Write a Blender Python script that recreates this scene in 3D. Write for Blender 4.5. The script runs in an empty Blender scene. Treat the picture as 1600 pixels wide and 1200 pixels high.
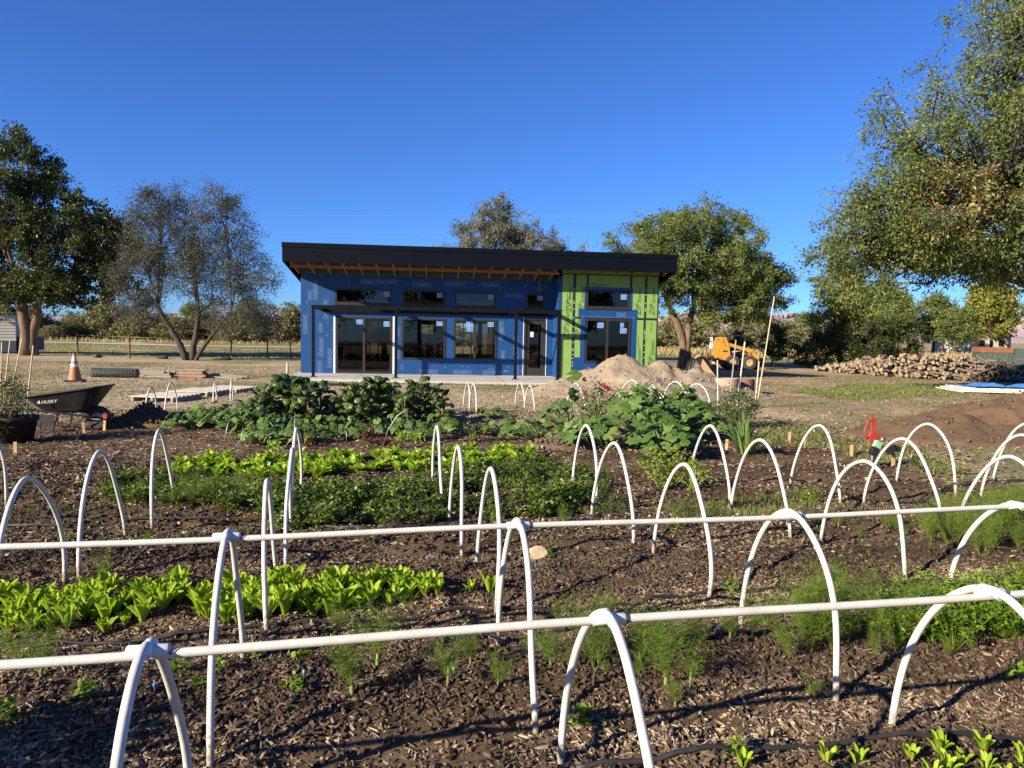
import bpy, bmesh, math, random
import numpy as np
from mathutils import Vector, Matrix, Euler

# ------------------------------------------------------------------ camera, world, sun, exposure
scene = bpy.context.scene
R = math.radians
CAM_H, FOC, PITCH, ROLL = 1.75, 1130.0, math.atan(79 / 1130.0), 0.0193
cam_d = bpy.data.cameras.new('camera')
cam_d.sensor_width = 36.0
cam_d.lens = 36.0 * FOC / 1600.0
cam_d.clip_start = 0.05
cam_d.clip_end = 30000.0
cam = bpy.data.objects.new('camera', cam_d)
scene.collection.objects.link(cam)
cam.matrix_world = Matrix.Translation((0, 0, CAM_H)) @ Matrix.Rotation(math.pi / 2 - PITCH, 4, 'X') @ Matrix.Rotation(ROLL, 4, 'Z')
scene.camera = cam

SUN_AZ, SUN_EL = R(37), R(23)          # light travels towards (+x, +y)
world = bpy.data.worlds.new('World')
scene.world = world
world.use_nodes = True
wn, wl = world.node_tree.nodes, world.node_tree.links
wn.clear()
sky = wn.new('ShaderNodeTexSky')
sky.sky_type = 'NISHITA'
sky.sun_disc = False
sky.sun_elevation = SUN_EL
sky.sun_rotation = R(180 + 90 - 37)
sky.air_density = 1.0
sky.dust_density = 0.5
sky.ozone_density = 4.0
sky.altitude = 1400
bg = wn.new('ShaderNodeBackground')
bg.inputs['Strength'].default_value = 0.054
wo = wn.new('ShaderNodeOutputWorld')
tint = wn.new('ShaderNodeMix')
tint.data_type = 'RGBA'
tint.blend_type = 'MULTIPLY'
tint.inputs[0].default_value = 1.0
tint.inputs[7].default_value = (0.5, 0.84, 1.42, 1.0)      # deep clear autumn blue over the whole sky
wl.new(sky.outputs[0], tint.inputs[6])
wl.new(tint.outputs[2], bg.inputs[0])
wl.new(bg.outputs[0], wo.inputs[0])

sun_d = bpy.data.lights.new('sun', 'SUN')
sun_d.energy = 5.0
sun_d.angle = R(0.53)
sun_d.color = (1.0, 0.87, 0.68)
sun = bpy.data.objects.new('sun', sun_d)
scene.collection.objects.link(sun)
ldir = Vector((math.cos(SUN_AZ) * math.cos(SUN_EL), math.sin(SUN_AZ) * math.cos(SUN_EL), -math.sin(SUN_EL)))
sun.rotation_euler = ldir.to_track_quat('-Z', 'Y').to_euler()
sun.location = (-20, -20, 30)

vs = scene.view_settings
vs.view_transform = 'Standard'
vs.look = 'None'
vs.exposure = 1.2
vs.gamma = 1.0
vs.use_curve_mapping = False
scene.cycles.use_denoising = True
scene.cycles.max_bounces = 6
scene.cycles.diffuse_bounces = 2
scene.cycles.transparent_max_bounces = 8

# ------------------------------------------------------------------ helpers
COL = scene.collection
rng = np.random.default_rng(7)
random.seed(7)


def _ray(x, y):
    cr, sr = math.cos(ROLL), math.sin(ROLL)
    c, s = math.cos(PITCH), math.sin(PITCH)
    a, b = (x - 800) / FOC, (600 - y) / FOC
    rx, uz = cr * a - sr * b, sr * a + cr * b
    return np.array([rx, c + s * uz, -s + c * uz])


def G(x, y, z=0.0):
    """ground point seen at photo pixel (x, y)"""
    d = _ray(x, y)
    t = (z - CAM_H) / d[2]
    return np.array([t * d[0], t * d[1], z])


def GP(pts, z=0.0):
    return np.array([G(x, y, z)[:2] for x, y in pts])


def fbm(x, y, freq, octv=3, seed=0):
    x = np.asarray(x, float) * freq
    y = np.asarray(y, float) * freq
    out = np.zeros(np.broadcast(x, y).shape)
    amp = 1.0
    for o in range(octv):
        xi, yi = np.floor(x), np.floor(y)
        fx, fy = x - xi, y - yi
        fx, fy = fx * fx * (3 - 2 * fx), fy * fy * (3 - 2 * fy)

        def h(a, b):
            v = np.sin(a * 127.1 + b * 311.7 + (seed + o) * 74.7) * 43758.5453
            return v - np.floor(v)
        n = (h(xi, yi) * (1 - fx) + h(xi + 1, yi) * fx) * (1 - fy) + (h(xi, yi + 1) * (1 - fx) + h(xi + 1, yi + 1) * fx) * fy
        out += amp * (n - 0.5)
        amp *= 0.5
        x, y = x * 2.03 + 11.3, y * 2.03 + 5.7
    return out


def sstep(a, b, x):
    t = np.clip((np.asarray(x, float) - a) / (b - a), 0, 1)
    return t * t * (3 - 2 * t)


BED_A = R(12.3)
BC, BS = math.cos(BED_A), math.sin(BED_A)
BEDS = [2.25, 3.46, 4.92, 6.07, 7.22]


def bed(u, w):
    return np.array([u * BC - w * BS, u * BS + w * BC])


def hz(x, y):
    """height of the ground sheet"""
    x, y = np.asarray(x, float), np.asarray(y, float)
    w = -x * BS + y * BC
    g = 1 - sstep(10.5, 13.5, y)
    z = np.zeros(np.broadcast(x, y).shape)
    for wk in BEDS + [8.5, 9.9]:
        z = z + 0.05 * g * np.exp(-((w - wk) / 0.40) ** 4)
    z = z - 0.02 * g
    z = z + g * (0.05 * fbm(x, y, 1.7, 3, 3) + 0.045 * fbm(x, y, 7, 2, 9))
    far = 1 - sstep(35, 60, np.hypot(x, y))
    z = z + (1 - g) * far * (0.05 * fbm(x, y, 0.6, 3, 5) + 0.02 * fbm(x, y, 4, 2, 6))
    flat = sstep(22.5, 24.5, y - 0.107 * x) * (1 - sstep(38, 41, y)) * sstep(-11, -9.5, x) * (1 - sstep(6.5, 8, x))
    return z * (1 - flat) - 0.03 * flat


def hz1(x, y):
    return float(hz(x, y))


def tag(o, label=None, cat=None, group=None, kind=None):
    if label: o['label'] = label
    if cat: o['category'] = cat
    if group: o['group'] = group
    if kind: o['kind'] = kind
    return o


def empty(name, loc=(0, 0, 0), rz=0.0, label=None, cat=None, group=None):
    o = bpy.data.objects.new(name, None)
    o.empty_display_size = 0.1
    COL.objects.link(o)
    o.location = loc
    o.rotation_euler = (0, 0, rz)
    return tag(o, label, cat, group)


def link(name, me, parent=None, loc=None, rot=None, scale=None):
    o = bpy.data.objects.new(name, me)
    COL.objects.link(o)
    if parent is not None: o.parent = parent
    if loc is not None: o.location = loc
    if rot is not None: o.rotation_euler = rot
    if scale is not None: o.scale = scale if hasattr(scale, '__len__') else (scale,) * 3
    return o


def copy_tree(o, parent=None):
    c = o.copy()
    COL.objects.link(c)
    c.parent = parent
    for ch in o.children:
        copy_tree(ch, c)
    return c


def np_mesh(name, V, Fq, mats, rnd=None, smooth=False, midx=None, color=None):
    """V (n,3), Fq (m,k) faces all of k corners"""
    V = np.asarray(V, np.float32)
    Fq = np.asarray(Fq, np.int32)
    me = bpy.data.meshes.new(name)
    m, k = Fq.shape
    me.vertices.add(len(V))
    me.vertices.foreach_set('co', V.ravel())
    me.loops.add(m * k)
    me.loops.foreach_set('vertex_index', Fq.ravel())
    me.polygons.add(m)
    me.polygons.foreach_set('loop_start', np.arange(m, dtype=np.int32) * k)
    if midx is not None:
        me.polygons.foreach_set('material_index', np.asarray(midx, np.int32))
    me.polygons.foreach_set('use_smooth', np.full(m, smooth))
    for mt in (mats if isinstance(mats, (list, tuple)) else [mats]):
        me.materials.append(mt)
    if rnd is not None:
        a = me.attributes.new('rnd', 'FLOAT', 'POINT')
        a.data.foreach_set('value', np.asarray(rnd, np.float32))
    if color is not None:
        a = me.attributes.new('gcol', 'FLOAT_COLOR', 'POINT')
        a.data.foreach_set('color', np.asarray(color, np.float32).ravel())
    me.update(calc_edges=True)
    return me


class MB:
    """collects simple shapes into one mesh"""

    def __init__(self):
        self.v, self.f, self.m, self.s = [], [], [], []

    def add(self, vs, fs, mi=0, smooth=False):
        b = len(self.v)
        self.v += [tuple(p) for p in vs]
        for f in fs:
            self.f.append([i + b for i in f])
            self.m.append(mi)
            self.s.append(smooth)
        return self

    def box(self, a, b, mi=0, M=None):
        (x0, y0, z0), (x1, y1, z1) = a, b
        vs = [(x, y, z) for z in (z0, z1) for y in (y0, y1) for x in (x0, x1)]
        if M is not None: vs = [tuple(M @ Vector(p)) for p in vs]
        return self.add(vs, [(0, 2, 3, 1), (4, 5, 7, 6), (0, 1, 5, 4), (2, 6, 7, 3), (1, 3, 7, 5), (0, 4, 6, 2)], mi)

    def beam(self, p, q, w, h, mi=0, up=(0, 0, 1)):
        p, q = Vector(p), Vector(q)
        d = (q - p).normalized()
        s = d.cross(Vector(up))
        if s.length < 1e-4: s = Vector((1, 0, 0))
        s.normalize()
        t = s.cross(d)
        vs = []
        for c in (p, q):
            for a, b in ((-1, -1), (1, -1), (1, 1), (-1, 1)):
                vs.append(tuple(c + s * (a * w / 2) + t * (b * h / 2)))
        return self.add(vs, [(3, 2, 1, 0), (4, 5, 6, 7), (0, 1, 5, 4), (1, 2, 6, 5), (2, 3, 7, 6), (3, 0, 4, 7)], mi)

    def tube(self, pts, r, n=8, mi=0, cap=True, smooth=True):
        pts = [Vector(p) for p in pts]
        k = len(pts)
        rs = r if hasattr(r, '__len__') else [r] * k
        vs, fs = [], []
        prev = None
        for i, p in enumerate(pts):
            d = (pts[min(i + 1, k - 1)] - pts[max(i - 1, 0)])
            if d.length < 1e-9: d = Vector((0, 0, 1))
            d.normalize()
            if prev is None:
                a = Vector((0, 0, 1)) if abs(d.z) < 0.9 else Vector((1, 0, 0))
                s = d.cross(a).normalized()
            else:
                s = (prev - d * prev.dot(d))
                s = s.normalized() if s.length > 1e-6 else d.orthogonal().normalized()
            prev = s
            t = d.cross(s)
            for j in range(n):
                a = 2 * math.pi * j / n
                vs.append(tuple(p + (s * math.cos(a) + t * math.sin(a)) * rs[i]))
        for i in range(k - 1):
            for j in range(n):
                fs.append((i * n + j, i * n + (j + 1) % n, (i + 1) * n + (j + 1) % n, (i + 1) * n + j))
        self.add(vs, fs, mi, smooth)
        if cap:
            b = len(self.v) - len(vs)
            self.f.append([b + j for j in range(n)][::-1]); self.m.append(mi); self.s.append(False)
            self.f.append([b + (k - 1) * n + j for j in range(n)]); self.m.append(mi); self.s.append(False)
        return self

    def lathe(self, prof, n=16, mi=0, c=(0, 0, 0), smooth=True, axis='Z'):
        vs, fs = [], []
        for (r, z) in prof:
            for j in range(n):
                a = 2 * math.pi * j / n
                p = (r * math.cos(a), r * math.sin(a), z)
                if axis == 'Y': p = (p[0], p[2], p[1])
                vs.append((p[0] + c[0], p[1] + c[1], p[2] + c[2]))
        for i in range(len(prof) - 1):
            for j in range(n):
                f = (i * n + j, i * n + (j + 1) % n, (i + 1) * n + (j + 1) % n, (i + 1) * n + j)
                fs.append(f if axis == 'Z' else f[::-1])
        return self.add(vs, fs, mi, smooth)

    def prism(self, poly, y0, y1, mi=0, plane='XZ'):
        """poly in x,z extruded along y"""
        n = len(poly)
        if plane == 'XZ':
            vs = [(x, y0, z) for x, z in poly] + [(x, y1, z) for x, z in poly]
        else:
            vs = [(x, z, y0) for x, z in poly] + [(x, z, y1) for x, z in poly]
        fs = [tuple(range(n)), tuple(range(2 * n - 1, n - 1, -1))]
        fs += [(i, i + n, (i + 1) % n + n, (i + 1) % n) for i in range(n)]
        return self.add(vs, fs, mi)

    def mesh(self, name, mats):
        me = bpy.data.meshes.new(name)
        me.from_pydata(self.v, [], self.f)
        for mt in (mats if isinstance(mats, (list, tuple)) else [mats]):
            me.materials.append(mt)
        me.polygons.foreach_set('material_index', self.m)
        me.polygons.foreach_set('use_smooth', self.s)
        me.update()
        bm = bmesh.new(); bm.from_mesh(me)
        bmesh.ops.recalc_face_normals(bm, faces=bm.faces)
        bm.to_mesh(me); bm.free()
        return me

    def obj(self, name, mats, parent=None, loc=None, rot=None):
        return link(name, self.mesh(name, mats), parent, loc, rot)


# ------------------------------------------------------------------ materials
def new_mat(name):
    m = bpy.data.materials.new(name)
    m.use_nodes = True
    nt = m.node_tree
    nt.nodes.clear()
    out = nt.nodes.new('ShaderNodeOutputMaterial')
    return m, nt, out


def N(nt, t, **kw):
    n = nt.nodes.new(t)
    for k, v in kw.items():
        if k in n.inputs: n.inputs[k].default_value = v
        else: setattr(n, k, v)
    return n


def rgba(c): return (c[0], c[1], c[2], 1.0)


def mat(name, c1, c2=None, scale=6.0, rough=0.7, bump=0.0, bscale=None, metal=0.0, spec=0.4, stretch=None, detail=6, coat=0.0):
    m, nt, out = new_mat(name)
    p = N(nt, 'ShaderNodeBsdfPrincipled')
    p.inputs['Roughness'].default_value = rough
    p.inputs['Metallic'].default_value = metal
    p.inputs['Specular IOR Level'].default_value = spec
    if coat: p.inputs['Coat Weight'].default_value = coat
    tc = N(nt, 'ShaderNodeTexCoord')
    mp = N(nt, 'ShaderNodeMapping')
    if stretch: mp.inputs['Scale'].default_value = stretch
    nt.links.new(tc.outputs['Object'], mp.inputs[0])
    if c2 is None:
        c2 = tuple(x * 0.72 for x in c1)
    nz = N(nt, 'ShaderNodeTexNoise', Scale=scale, Detail=detail, Roughness=0.65)
    nt.links.new(mp.outputs[0], nz.inputs['Vector'])
    rp = N(nt, 'ShaderNodeValToRGB')
    rp.color_ramp.elements[0].position = 0.32
    rp.color_ramp.elements[1].position = 0.68
    rp.color_ramp.elements[0].color = rgba(c2)
    rp.color_ramp.elements[1].color = rgba(c1)
    nt.links.new(nz.outputs['Fac'], rp.inputs[0])
    nt.links.new(rp.outputs[0], p.inputs['Base Color'])
    if bump:
        n2 = N(nt, 'ShaderNodeTexNoise', Scale=bscale or scale * 4, Detail=5.0)
        nt.links.new(mp.outputs[0], n2.inputs['Vector'])
        b = N(nt, 'ShaderNodeBump', Strength=bump, Distance=0.02)
        nt.links.new(n2.outputs['Fac'], b.inputs['Height'])
        nt.links.new(b.outputs[0], p.inputs['Normal'])
    nt.links.new(p.outputs[0], out.inputs[0])
    return m


def leaf_mat(name, cols, trans=0.35, rough=0.45, spec=0.25, use_rnd=True, tcol=None):
    """leaf: diffuse / gloss plus light passing through; cols = list along a random value"""
    m, nt, out = new_mat(name)
    if use_rnd:
        at = N(nt, 'ShaderNodeAttribute', attribute_name='rnd')
        fac = at.outputs['Fac']
    else:
        oi = N(nt, 'ShaderNodeObjectInfo')
        fac = oi.outputs['Random']
    rp = N(nt, 'ShaderNodeValToRGB')
    e = rp.color_ramp.elements
    e[0].color, e[1].color = rgba(cols[0]), rgba(cols[-1])
    for i, c in enumerate(cols[1:-1]):
        x = e.new((i + 1) / (len(cols) - 1)); x.color = rgba(c)
    nt.links.new(fac, rp.inputs[0])
    p = N(nt, 'ShaderNodeBsdfPrincipled')
    p.inputs['Roughness'].default_value = rough
    p.inputs['Specular IOR Level'].default_value = spec
    nt.links.new(rp.outputs[0], p.inputs['Base Color'])
    tr = N(nt, 'ShaderNodeBsdfTranslucent')
    mx = N(nt, 'ShaderNodeMix', data_type='RGBA')
    mx.blend_type = 'MULTIPLY'
    mx.inputs[0].default_value = 1.0
    mx.inputs[7].default_value = rgba(tcol or (1.5, 1.7, 0.5))
    nt.links.new(rp.outputs[0], mx.inputs[6])
    nt.links.new(mx.outputs[2], tr.inputs[0])
    ms = N(nt, 'ShaderNodeMixShader')
    ms.inputs[0].default_value = trans
    nt.links.new(p.outputs[0], ms.inputs[1])
    nt.links.new(tr.outputs[0], ms.inputs[2])
    nt.links.new(ms.outputs[0], out.inputs[0])
    return m


def rnd_mat(name, cols, rough=0.9, spec=0.2):
    m, nt, out = new_mat(name)
    at = N(nt, 'ShaderNodeAttribute', attribute_name='rnd')
    rp = N(nt, 'ShaderNodeValToRGB')
    e = rp.color_ramp.elements
    e[0].color, e[1].color = rgba(cols[0]), rgba(cols[-1])
    for i, c in enumerate(cols[1:-1]):
        x = e.new((i + 1) / (len(cols) - 1)); x.color = rgba(c)
    nt.links.new(at.outputs['Fac'], rp.inputs[0])
    p = N(nt, 'ShaderNodeBsdfPrincipled')
    p.inputs['Roughness'].default_value = rough
    p.inputs['Specular IOR Level'].default_value = spec
    nt.links.new(rp.outputs[0], p.inputs['Base Color'])
    nt.links.new(p.outputs[0], out.inputs[0])
    return m


def ground_mat():
    m, nt, out = new_mat('ground_earth')
    at = N(nt, 'ShaderNodeAttribute', attribute_name='gcol')
    geo = N(nt, 'ShaderNodeNewGeometry')
    col = at.outputs['Color']
    for sc, lo, hi in ((0.35, 0.82, 1.15), (3.0, 0.75, 1.25), (22.0, 0.6, 1.45), (90.0, 0.65, 1.4)):
        nz = N(nt, 'ShaderNodeTexNoise', Scale=sc, Detail=4.0, Roughness=0.7)
        nt.links.new(geo.outputs['Position'], nz.inputs['Vector'])
        mr = N(nt, 'ShaderNodeMapRange')
        mr.inputs['From Min'].default_value = 0.28
        mr.inputs['From Max'].default_value = 0.72
        mr.inputs['To Min'].default_value = lo
        mr.inputs['To Max'].default_value = hi
        nt.links.new(nz.outputs['Fac'], mr.inputs['Value'])
        mx = N(nt, 'ShaderNodeMix', data_type='RGBA')
        mx.blend_type = 'MULTIPLY'
        mx.inputs[0].default_value = 1.0
        nt.links.new(col, mx.inputs[6])
        nt.links.new(mr.outputs[0], mx.inputs[7])
        col = mx.outputs[2]
    p = N(nt, 'ShaderNodeBsdfPrincipled')
    p.inputs['Roughness'].default_value = 0.95
    p.inputs['Specular IOR Level'].default_value = 0.1
    nt.links.new(col, p.inputs['Base Color'])
    nb = N(nt, 'ShaderNodeTexNoise', Scale=38.0, Detail=6.0, Roughness=0.75)
    nt.links.new(geo.outputs['Position'], nb.inputs['Vector'])
    b = N(nt, 'ShaderNodeBump', Strength=0.9, Distance=0.03)
    nt.links.new(nb.outputs['Fac'], b.inputs['Height'])
    nt.links.new(b.outputs[0], p.inputs['Normal'])
    nt.links.new(p.outputs[0], out.inputs[0])
    return m


def glass_mat(name, tint, base_refl=0.06):
    m, nt, out = new_mat(name)
    tr = N(nt, 'ShaderNodeBsdfTransparent')
    tr.inputs[0].default_value = rgba(tint)
    gl = N(nt, 'ShaderNodeBsdfGlossy')
    gl.inputs['Roughness'].default_value = 0.01
    fr = N(nt, 'ShaderNodeFresnel', IOR=1.52)
    ma = N(nt, 'ShaderNodeMath', operation='MULTIPLY_ADD')
    ma.inputs[1].default_value = 1.0
    ma.inputs[2].default_value = base_refl
    nt.links.new(fr.outputs[0], ma.inputs[0])
    ms = N(nt, 'ShaderNodeMixShader')
    nt.links.new(ma.outputs[0], ms.inputs[0])
    nt.links.new(tr.outputs[0], ms.inputs[1])
    nt.links.new(gl.outputs[0], ms.inputs[2])
    nt.links.new(ms.outputs[0], out.inputs[0])
    return m


M = {}
M['ground'] = ground_mat()
M['chip'] = rnd_mat('wood_chip', [(0.03, 0.021, 0.014), (0.095, 0.067, 0.043), (0.22, 0.163, 0.105), (0.42, 0.335, 0.225)])
M['clod'] = rnd_mat('soil_clod', [(0.028, 0.019, 0.012), (0.068, 0.048, 0.031), (0.135, 0.098, 0.065)])
M['litter'] = rnd_mat('dry_litter', [(0.09, 0.065, 0.04), (0.25, 0.19, 0.115), (0.43, 0.34, 0.22)])
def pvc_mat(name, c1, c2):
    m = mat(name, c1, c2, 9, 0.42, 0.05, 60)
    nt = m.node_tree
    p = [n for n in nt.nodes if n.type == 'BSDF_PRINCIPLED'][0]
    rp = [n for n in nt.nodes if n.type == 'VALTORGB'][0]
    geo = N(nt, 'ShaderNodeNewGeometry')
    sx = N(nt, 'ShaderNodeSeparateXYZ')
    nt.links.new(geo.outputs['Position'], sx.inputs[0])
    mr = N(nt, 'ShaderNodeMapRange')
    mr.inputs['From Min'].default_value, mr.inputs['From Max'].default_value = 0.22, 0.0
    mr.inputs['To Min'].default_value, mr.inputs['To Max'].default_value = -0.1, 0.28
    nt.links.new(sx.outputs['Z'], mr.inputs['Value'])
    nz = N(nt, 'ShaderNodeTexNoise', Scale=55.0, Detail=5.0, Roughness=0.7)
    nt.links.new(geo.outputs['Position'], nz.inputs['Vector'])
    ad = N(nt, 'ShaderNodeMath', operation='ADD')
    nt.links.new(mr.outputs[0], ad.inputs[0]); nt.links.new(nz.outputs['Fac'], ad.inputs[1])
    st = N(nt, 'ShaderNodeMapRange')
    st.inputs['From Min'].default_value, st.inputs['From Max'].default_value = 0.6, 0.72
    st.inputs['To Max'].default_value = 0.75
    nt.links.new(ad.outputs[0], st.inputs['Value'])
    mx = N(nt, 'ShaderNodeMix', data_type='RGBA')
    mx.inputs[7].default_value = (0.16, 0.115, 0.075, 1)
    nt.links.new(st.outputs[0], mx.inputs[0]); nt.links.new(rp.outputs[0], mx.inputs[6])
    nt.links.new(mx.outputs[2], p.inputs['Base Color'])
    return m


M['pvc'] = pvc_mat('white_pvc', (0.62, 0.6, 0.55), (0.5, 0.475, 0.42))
M['pvc_fit'] = mat('white_fitting', (0.66, 0.68, 0.7), (0.6, 0.62, 0.64), 9, 0.38)
M['pvc_old'] = mat('weathered_pvc', (0.62, 0.61, 0.57), (0.5, 0.48, 0.43), 12, 0.5)
M['blue'] = mat('blue_membrane', (0.008, 0.058, 0.19), (0.0066, 0.048, 0.158), 2.2, 0.5, 0.35, 2.5, spec=0.35)
M['print'] = mat('pale_print', (0.16, 0.26, 0.42), (0.09, 0.17, 0.31), 25, 0.6)
M['green'] = mat('green_sheathing', (0.205, 0.345, 0.085), (0.17, 0.3, 0.07), 3, 0.7)
M['greenprint'] = mat('dark_print', (0.035, 0.05, 0.03), None, 30, 0.7)
M['tape'] = mat('black_seam_tape', (0.012, 0.013, 0.014), (0.03, 0.032, 0.034), 30, 0.45, 0.1)
M['whiteedge'] = mat('white_flashing', (0.62, 0.66, 0.66), (0.45, 0.52, 0.55), 40, 0.5)
M['fascia'] = mat('dark_fascia_metal', (0.0028, 0.0045, 0.0095), (0.0023, 0.0038, 0.008), 2, 0.6, 0, spec=0.08)
M['steel'] = mat('black_steel', (0.0055, 0.006, 0.008), (0.004, 0.0045, 0.006), 5, 0.55, 0, spec=.12)
M['rafter'] = mat('orange_lumber', (0.36, 0.17, 0.07), (0.27, 0.12, 0.05), 8, 0.75, 0.1, stretch=(1, 1, 6))
M['deck'] = mat('roof_deck_underside', (0.07, 0.05, 0.03), (0.05, 0.035, 0.022), 4, 0.85)
M['frame'] = mat('bronze_window_frame', (0.032, 0.026, 0.023), (0.025, 0.021, 0.019), 8, 0.45)
M['glass'] = glass_mat('window_glass', (0.75, 0.75, 0.72), 0.0)
M['screen'] = glass_mat('screened_glass', (0.42, 0.41, 0.38), 0.0)
M['stick'] = mat('blue_sticker', (0.05, 0.2, 0.6), (0.045, 0.17, 0.52), 10, 0.4)
M['stickw'] = mat('white_sticker', (0.6, 0.68, 0.75), None, 10, 0.4)
M['concrete'] = mat('concrete', (0.45, 0.44, 0.41), (0.37, 0.36, 0.33), 2.5, 0.85, 0.1, 40)
M['interior'] = mat('interior_osb', (0.2, 0.16, 0.11), (0.14, 0.11, 0.08), 5, 0.85)
M['lumber'] = mat('yellow_lumber', (0.5, 0.33, 0.13), (0.4, 0.25, 0.1), 5, 0.7, 0.1, stretch=(1, 1, 8))
M['stake'] = mat('pine_stake', (0.5, 0.33, 0.16), (0.38, 0.24, 0.12), 14, 0.8, 0.1, stretch=(4, 4, 0.6))
M['oldwood'] = mat('weathered_wood', (0.34, 0.3, 0.24), (0.22, 0.19, 0.15), 7, 0.85, 0.2, stretch=(5, 0.6, 5))
M['palewood'] = mat('bleached_planks', (0.52, 0.48, 0.4), (0.4, 0.36, 0.29), 5, 0.85, 0.15)
M['bamboo'] = mat('bamboo', (0.56, 0.47, 0.3), (0.42, 0.33, 0.19), 10, 0.55, stretch=(1, 1, 3))
M['bark'] = mat('brown_bark', (0.2, 0.135, 0.085), (0.085, 0.058, 0.04), 7, 0.95, 0.9, 16, stretch=(1, 1, 0.25))
M['barkg'] = mat('dark_grey_bark', (0.075, 0.06, 0.048), (0.035, 0.028, 0.024), 7, 0.95, 0.7, 16, stretch=(1, 1, 0.3))
M['cut'] = mat('cut_log_end', (0.4, 0.3, 0.18), (0.15, 0.11, 0.075), 2.5, 0.85)
M['logbark'] = mat('grey_log_bark', (0.2, 0.16, 0.125), (0.08, 0.064, 0.05), 5, 0.95, 0.4)
M['black'] = mat('black_plastic', (0.014, 0.014, 0.016), (0.022, 0.021, 0.021), 6, 0.5)
M['hose'] = mat('black_hose', (0.018, 0.018, 0.019), (0.035, 0.031, 0.028), 14, 0.55)
M['emit'] = mat('blue_emitter_cap', (0.04, 0.22, 0.5), None, 10, 0.4)
M['emitg'] = mat('green_emitter_cap', (0.08, 0.42, 0.33), None, 10, 0.4)
M['red'] = mat('red_paint', (0.42, 0.045, 0.022), (0.3, 0.035, 0.018), 14, 0.6)
M['galv'] = mat('galvanised_steel', (0.4, 0.4, 0.39), (0.28, 0.28, 0.27), 14, 0.45, metal=0.7)
M['timer'] = mat('pale_green_timer', (0.3, 0.55, 0.34), None, 10, 0.5)
M['rock'] = mat('tan_sandstone', (0.5, 0.39, 0.25), (0.36, 0.26, 0.16), 14, 0.9, 0.5, 30)
M['yellow'] = mat('yellow_machine_paint', (0.52, 0.25, 0.03), (0.36, 0.17, 0.03), 4, 0.6)
M['rubber'] = mat('tyre_rubber', (0.03, 0.029, 0.028), (0.05, 0.045, 0.04), 10, 0.85)
M['rim'] = mat('cream_rim', (0.5, 0.33, 0.14), None, 6, 0.6)
M['rust'] = mat('rusty_steel', (0.24, 0.1, 0.05), (0.15, 0.06, 0.035), 5, 0.85)
M['dkgreen'] = mat('green_steel_and_shaded_panel', (0.06, 0.095, 0.075), (0.045, 0.07, 0.055), 3, 0.6, stretch=(4, 4, 0.4))
M['tarp'] = mat('blue_tarp', (0.06, 0.25, 0.62), (0.045, 0.19, 0.5), 3, 0.4, 0.5, 5)
M['sheet'] = mat('white_sheeting', (0.62, 0.6, 0.55), (0.48, 0.45, 0.4), 4, 0.6, 0.3, 8)
M['orange'] = mat('faded_orange_plastic', (0.4, 0.17, 0.065), (0.32, 0.135, 0.055), 5, 0.6)
M['whitep'] = mat('white_band', (0.68, 0.66, 0.62), (0.5, 0.48, 0.45), 10, 0.5)
M['ring'] = mat('pink_concrete', (0.44, 0.29, 0.22), (0.34, 0.22, 0.17), 5, 0.9, 0.2)
M['ring2'] = mat('shaded_red_concrete', (0.24, 0.12, 0.09), (0.17, 0.085, 0.065), 5, 0.9, 0.2)  # second ring: its shade is put into the darker red
M['sand'] = mat('sandy_fill', (0.31, 0.25, 0.17), (0.23, 0.18, 0.12), 3, 0.95, 1.0, 14)
M['brownsoil'] = mat('brown_soil', (0.14, 0.088, 0.048), (0.095, 0.057, 0.03), 3, 0.95, 1.0, 16)
M['pot'] = mat('dark_pot', (0.012, 0.01, 0.009), (0.022, 0.016, 0.013), 6, 0.7)
M['siding'] = mat('pale_siding', (0.4, 0.41, 0.4), (0.33, 0.34, 0.33), 2, 0.6)
M['navy'] = mat('dark_blue_panel', (0.035, 0.05, 0.085), None, 3, 0.6)
M['housewall'] = mat('cream_stucco', (0.62, 0.56, 0.45), None, 3, 0.8)
M['houseroof'] = mat('brown_shingle', (0.2, 0.15, 0.12), None, 3, 0.9)
M['redroof'] = mat('red_roof', (0.3, 0.09, 0.06), None, 3, 0.8)
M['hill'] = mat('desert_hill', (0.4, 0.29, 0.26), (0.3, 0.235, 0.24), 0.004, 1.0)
M['hillb'] = mat('haze_blue_range', (0.2, 0.24, 0.34), (0.24, 0.25, 0.31), 0.003, 1.0)  # distance haze is put into this blue
M['gravelroad'] = mat('pale_gravel', (0.55, 0.5, 0.42), (0.45, 0.4, 0.33), 4, 0.95)
M['wirem'] = mat('aluminium_wire', (0.4, 0.42, 0.45), None, 4, 0.5)
M['meshroll'] = mat('wire_mesh_grey', (0.1, 0.11, 0.1), (0.05, 0.055, 0.05), 30, 0.7)
M['brickred'] = mat('terracotta_board', (0.32, 0.12, 0.06), (0.25, 0.1, 0.05), 4, 0.8)
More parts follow.
